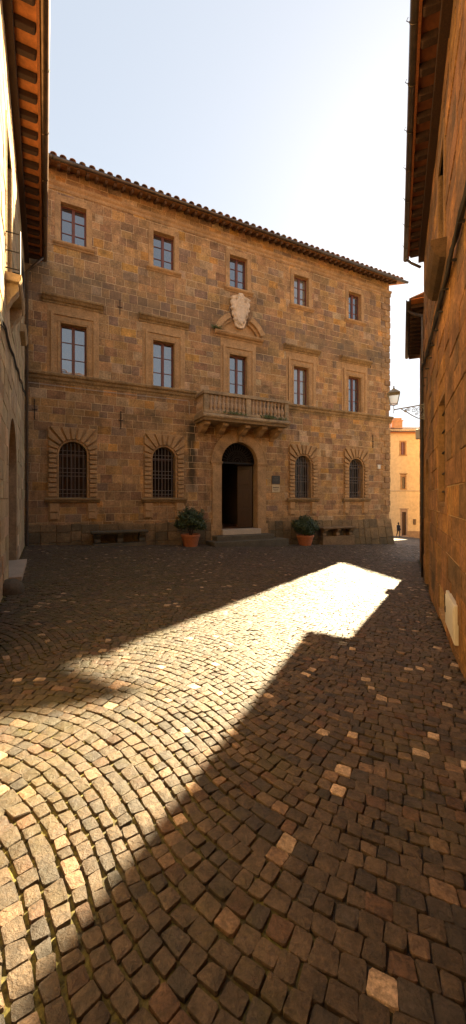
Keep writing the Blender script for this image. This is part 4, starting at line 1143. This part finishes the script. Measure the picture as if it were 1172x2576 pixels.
# ================================================================== YELLOW HOUSE at the end of the alley
YH = Vector((23.0, 55.0, 0)); yz = gz(22.5, 54.0)
YTH = R(3)
yh = empty('yellow_house', YH, YTH, 'ochre plastered three storey house seen at the end of the alley', 'house')
yz0 = yz - .2
def yx(px_): return (px_ - 586) / 967 * 55 - 23.0
def yzz(py_): return (1255 - py_) / 967 * 55 + EYE
yholes = [(yx(1008.5), yx(1019), yzz(1144), yzz(1112)), (yx(1011.5), yx(1019), yzz(1229), yzz(1200)), (yx(1011.5), yx(1022), yz0, yzz(1288))]
ym = mortar(yx(960), yx(1110), yz0 - 1, yzz(1080), yholes, .3)
ym.quad((yx(960), 0, yz0 - 1), (yx(960), 9, yz0 - 1), (yx(960), 9, yzz(1080)), (yx(960), 0, yzz(1080)))
ym.build('wall', PLASTER, yh)
for (a, b_, d, e), nm in zip(yholes, ('window', 'window', 'door')):
    s_ = MB().box(a - .22, a, -.03, .2, d - .0, e).box(b_, b_ + .22, -.03, .2, d, e).box(a - .22, b_ + .22, -.03, .2, e, e + (.25 if nm == 'door' else .2))
    if nm == 'window': s_.box(a - .28, b_ + .28, -.08, .2, d - .14, d)
    if e < yzz(1170): s_.box(a - .35, b_ + .35, -.14, .1, e + .42, e + .52).box(a - .22, b_ + .22, -.02, .1, e + .25, e + .42)
    if nm == 'door': s_.box(a - .3, b_ + .3, -.3, .1, d - .5, d + .12)
    so = s_.build(nm, mat_stone('grey_trim_stone', (.42, .32, .24), var=.2) if nm == 'door' else bpy.data.materials.get('grey_trim_stone') or TRIM, yh)
    if e > yzz(1150):
        sh = MB().box(a, (a + b_) / 2 - .015, .02, .07, d, e).box((a + b_) / 2 + .015, b_, .02, .07, d, e)
        for k_ in range(18):
            z = d + .06 + (e - d - .1) * k_ / 18
            sh.box(a + .05, (a + b_) / 2 - .06, .005, .02, z, z + .05).box((a + b_) / 2 + .06, b_ - .05, .005, .02, z, z + .05)
        sh.build('shutter', SHUT, so)
    elif nm == 'window':
        window_frame(b_ - a, d, e, .1).build('frame', DOORW, so).location = ((a + b_) / 2, 0, 0); MB().box(a, b_, .14, .15, d, e).build('pane', GLASS, so)
    else:
        MB().box(a, b_, .12, .17, d, e).box(a + .08, (a + b_) / 2 - .04, .10, .12, d + .2, e - .2).box((a + b_) / 2 + .04, b_ - .08, .10, .12, d + .2, e - .2).build('door_leaf', DOORW, so)
MB().prof([(0, yzz(1236)), (-.06, yzz(1236) + .02), (-.06, yzz(1236) + .1), (0, yzz(1236) + .14)], yx(960), yx(1110)).build('string_course', PLASTERP, yh)
MB().box(yx(1023), yx(1110), -.08, .0, yz0 - 1.2, yz0 + .75).build('plinth', mat_stone('base_stone', (.38, .27, .17), var=.3), yh)
yr = tiled_roof(yx(955), yx(1110), -.5, yzz(1088), 3.4, R(20), .30, 19).build('roof', TILE, yh, colattr=True)
MB().box(yx(955), yx(1110), -.5, .0, yzz(1088) - .1, yzz(1088) - .05).build('eaves_board', SOFFIT, yr)
mat_stone('orange_chimney_plaster', (.62, .36, .20), var=.2)
for (a, b_, tp_) in ((986, 1000, 1054), (1008, 1031, 1049)):
    zt = yzz(tp_) + .35
    MB().box(yx(a), yx(b_), 2.0, 2.9, yzz(1080), zt - .5).box(yx(a) - .1, yx(b_) + .1, 1.9, 3.0, zt - .5, zt - .35).box(yx(a) + .08, yx(b_) - .08, 2.1, 2.8, zt - .35, zt).build('chimney', bpy.data.materials['orange_chimney_plaster'], yr, bevel=.02)

MB().box(yx(1041), yx(1047), -.12, .0, yzz(1320), yzz(1306)).build('letter_box', GUT, yh)

# tall house far up the street whose roofline throws the shade that ends the patch of sun
tw_a = Vector((24.2, 49.5, 0)); dd = Vector((.18, -.983, 0)); 
th_ = empty('tall_house', tw_a, math.atan2(dd.y, dd.x), 'tall tawny house rising behind the roofs on the right', 'house')
zt_ = 26.5
MB().box(0, 6.2, 0, 7, -6, zt_).build('wall', mat_stone('tall_house_stone', (.4, .25, .12), var=.3), th_)
MB().add([(-.1, -.1, zt_), (6.3, -.1, zt_), (6.3, 7.1, zt_), (-.1, 7.1, zt_), (3.1, 3.5, zt_ + .9)], [(0, 1, 4), (1, 2, 4), (2, 3, 4), (3, 0, 4), (3, 2, 1, 0)], (.3, .17, .1)).build('roof', TILE, th_, colattr=True)

# houses behind the photographer (seen only as reflections and bounce)
bh = empty('rear_house', (-7, -4.8, 0), R(180), 'tan stone house closing the square behind the viewer', 'house')
MB().box(-22, 8, 0, 8, -1, 13.2).build('wall', mat_stone('rear_stone', (.26, .18, .10), var=.3), bh)
tiled_roof(-22.3, 8.3, -.6, 13.25, 5, R(18), .3, 23).build('roof', TILE, bh, colattr=True)

# ================================================================== PERSON walking down the alley
def person():
    import bmesh
    px_, py_ = 0.4305 * 46.5, 46.5
    z = gz(px_, py_)
    e = empty('person', (px_, py_, z), R(20), 'person in dark coat and trousers walking at the far end of the alley', 'person')
    J = [(0, 0, .95, .13, .10), (0, 0, 1.12, .15, .11), (0, 0, 1.32, .17, .12), (0, .0, 1.46, .07, .07), (0, -.01, 1.52, .055, .055), (0, -.02, 1.60, .085, .095), (0, -.02, 1.70, .075, .09)]
    v = [j[:3] for j in J]; rad = [j[3:] for j in J]; ed = [(i, i + 1) for i in range(6)]
    def chain(root, pts):
        p = root
        for q in pts: v.append(q[:3]); rad.append((q[3], q[3])); ed.append((p, len(v) - 1)); p = len(v) - 1
    chain(0, [(.09, 0, .88, .09), (.10, -.10, .50, .062), (.10, -.02, .10, .045), (.10, -.16, .04, .04)])
    chain(0, [(-.09, 0, .88, .09), (-.10, .08, .50, .062), (-.10, .22, .12, .045), (-.10, .10, .04, .04)])
    chain(2, [(.18, 0, 1.40, .06), (.25, .05, 1.13, .045), (.26, -.06, .90, .035), (.26, -.09, .83, .03)])
    chain(2, [(-.18, 0, 1.40, .06), (-.25, -.03, 1.13, .045), (-.26, -.14, .92, .035), (-.26, -.17, .85, .03)])
    me = bpy.data.meshes.new('body'); me.from_pydata(v, ed, []); o = bpy.data.objects.new('body', me); C.objects.link(o); o.parent = e
    sk = o.modifiers.new('skin', 'SKIN'); 
    for i, r_ in enumerate(rad): me.skin_vertices[0].data[i].radius = r_
    me.skin_vertices[0].data[0].use_root = True
    o.modifiers.new('sub', 'SUBSURF').levels = 1
    me.materials.append(mat_plain('dark_clothes', (.02, .02, .024), .85))
    MB().lathe([(.21, .78), (.19, .95), (.17, 1.12), (.205, 1.32), (.17, 1.44), (.07, 1.49)], 14).build('coat', mat_plain('black_coat', (.015, .014, .016), .8), e, smooth=True)
    MB().lathe([(.03, 1.80), (.085, 1.75), (.10, 1.66), (.08, 1.58)], 12, (0, .01, 0)).build('hair', mat_plain('dark_hair', (.03, .02, .012), .8), e, smooth=True)
person()

# old glass never sits in one plane: every pane a little different
gp9 = random.Random(77)
for o in C.objects:
    if o.name.startswith('pane') and o.parent and o.parent.parent == pal and o.parent.name.startswith('window'):
        o.rotation_euler = (0, 0, R(gp9.uniform(-1.2, 1.2)))
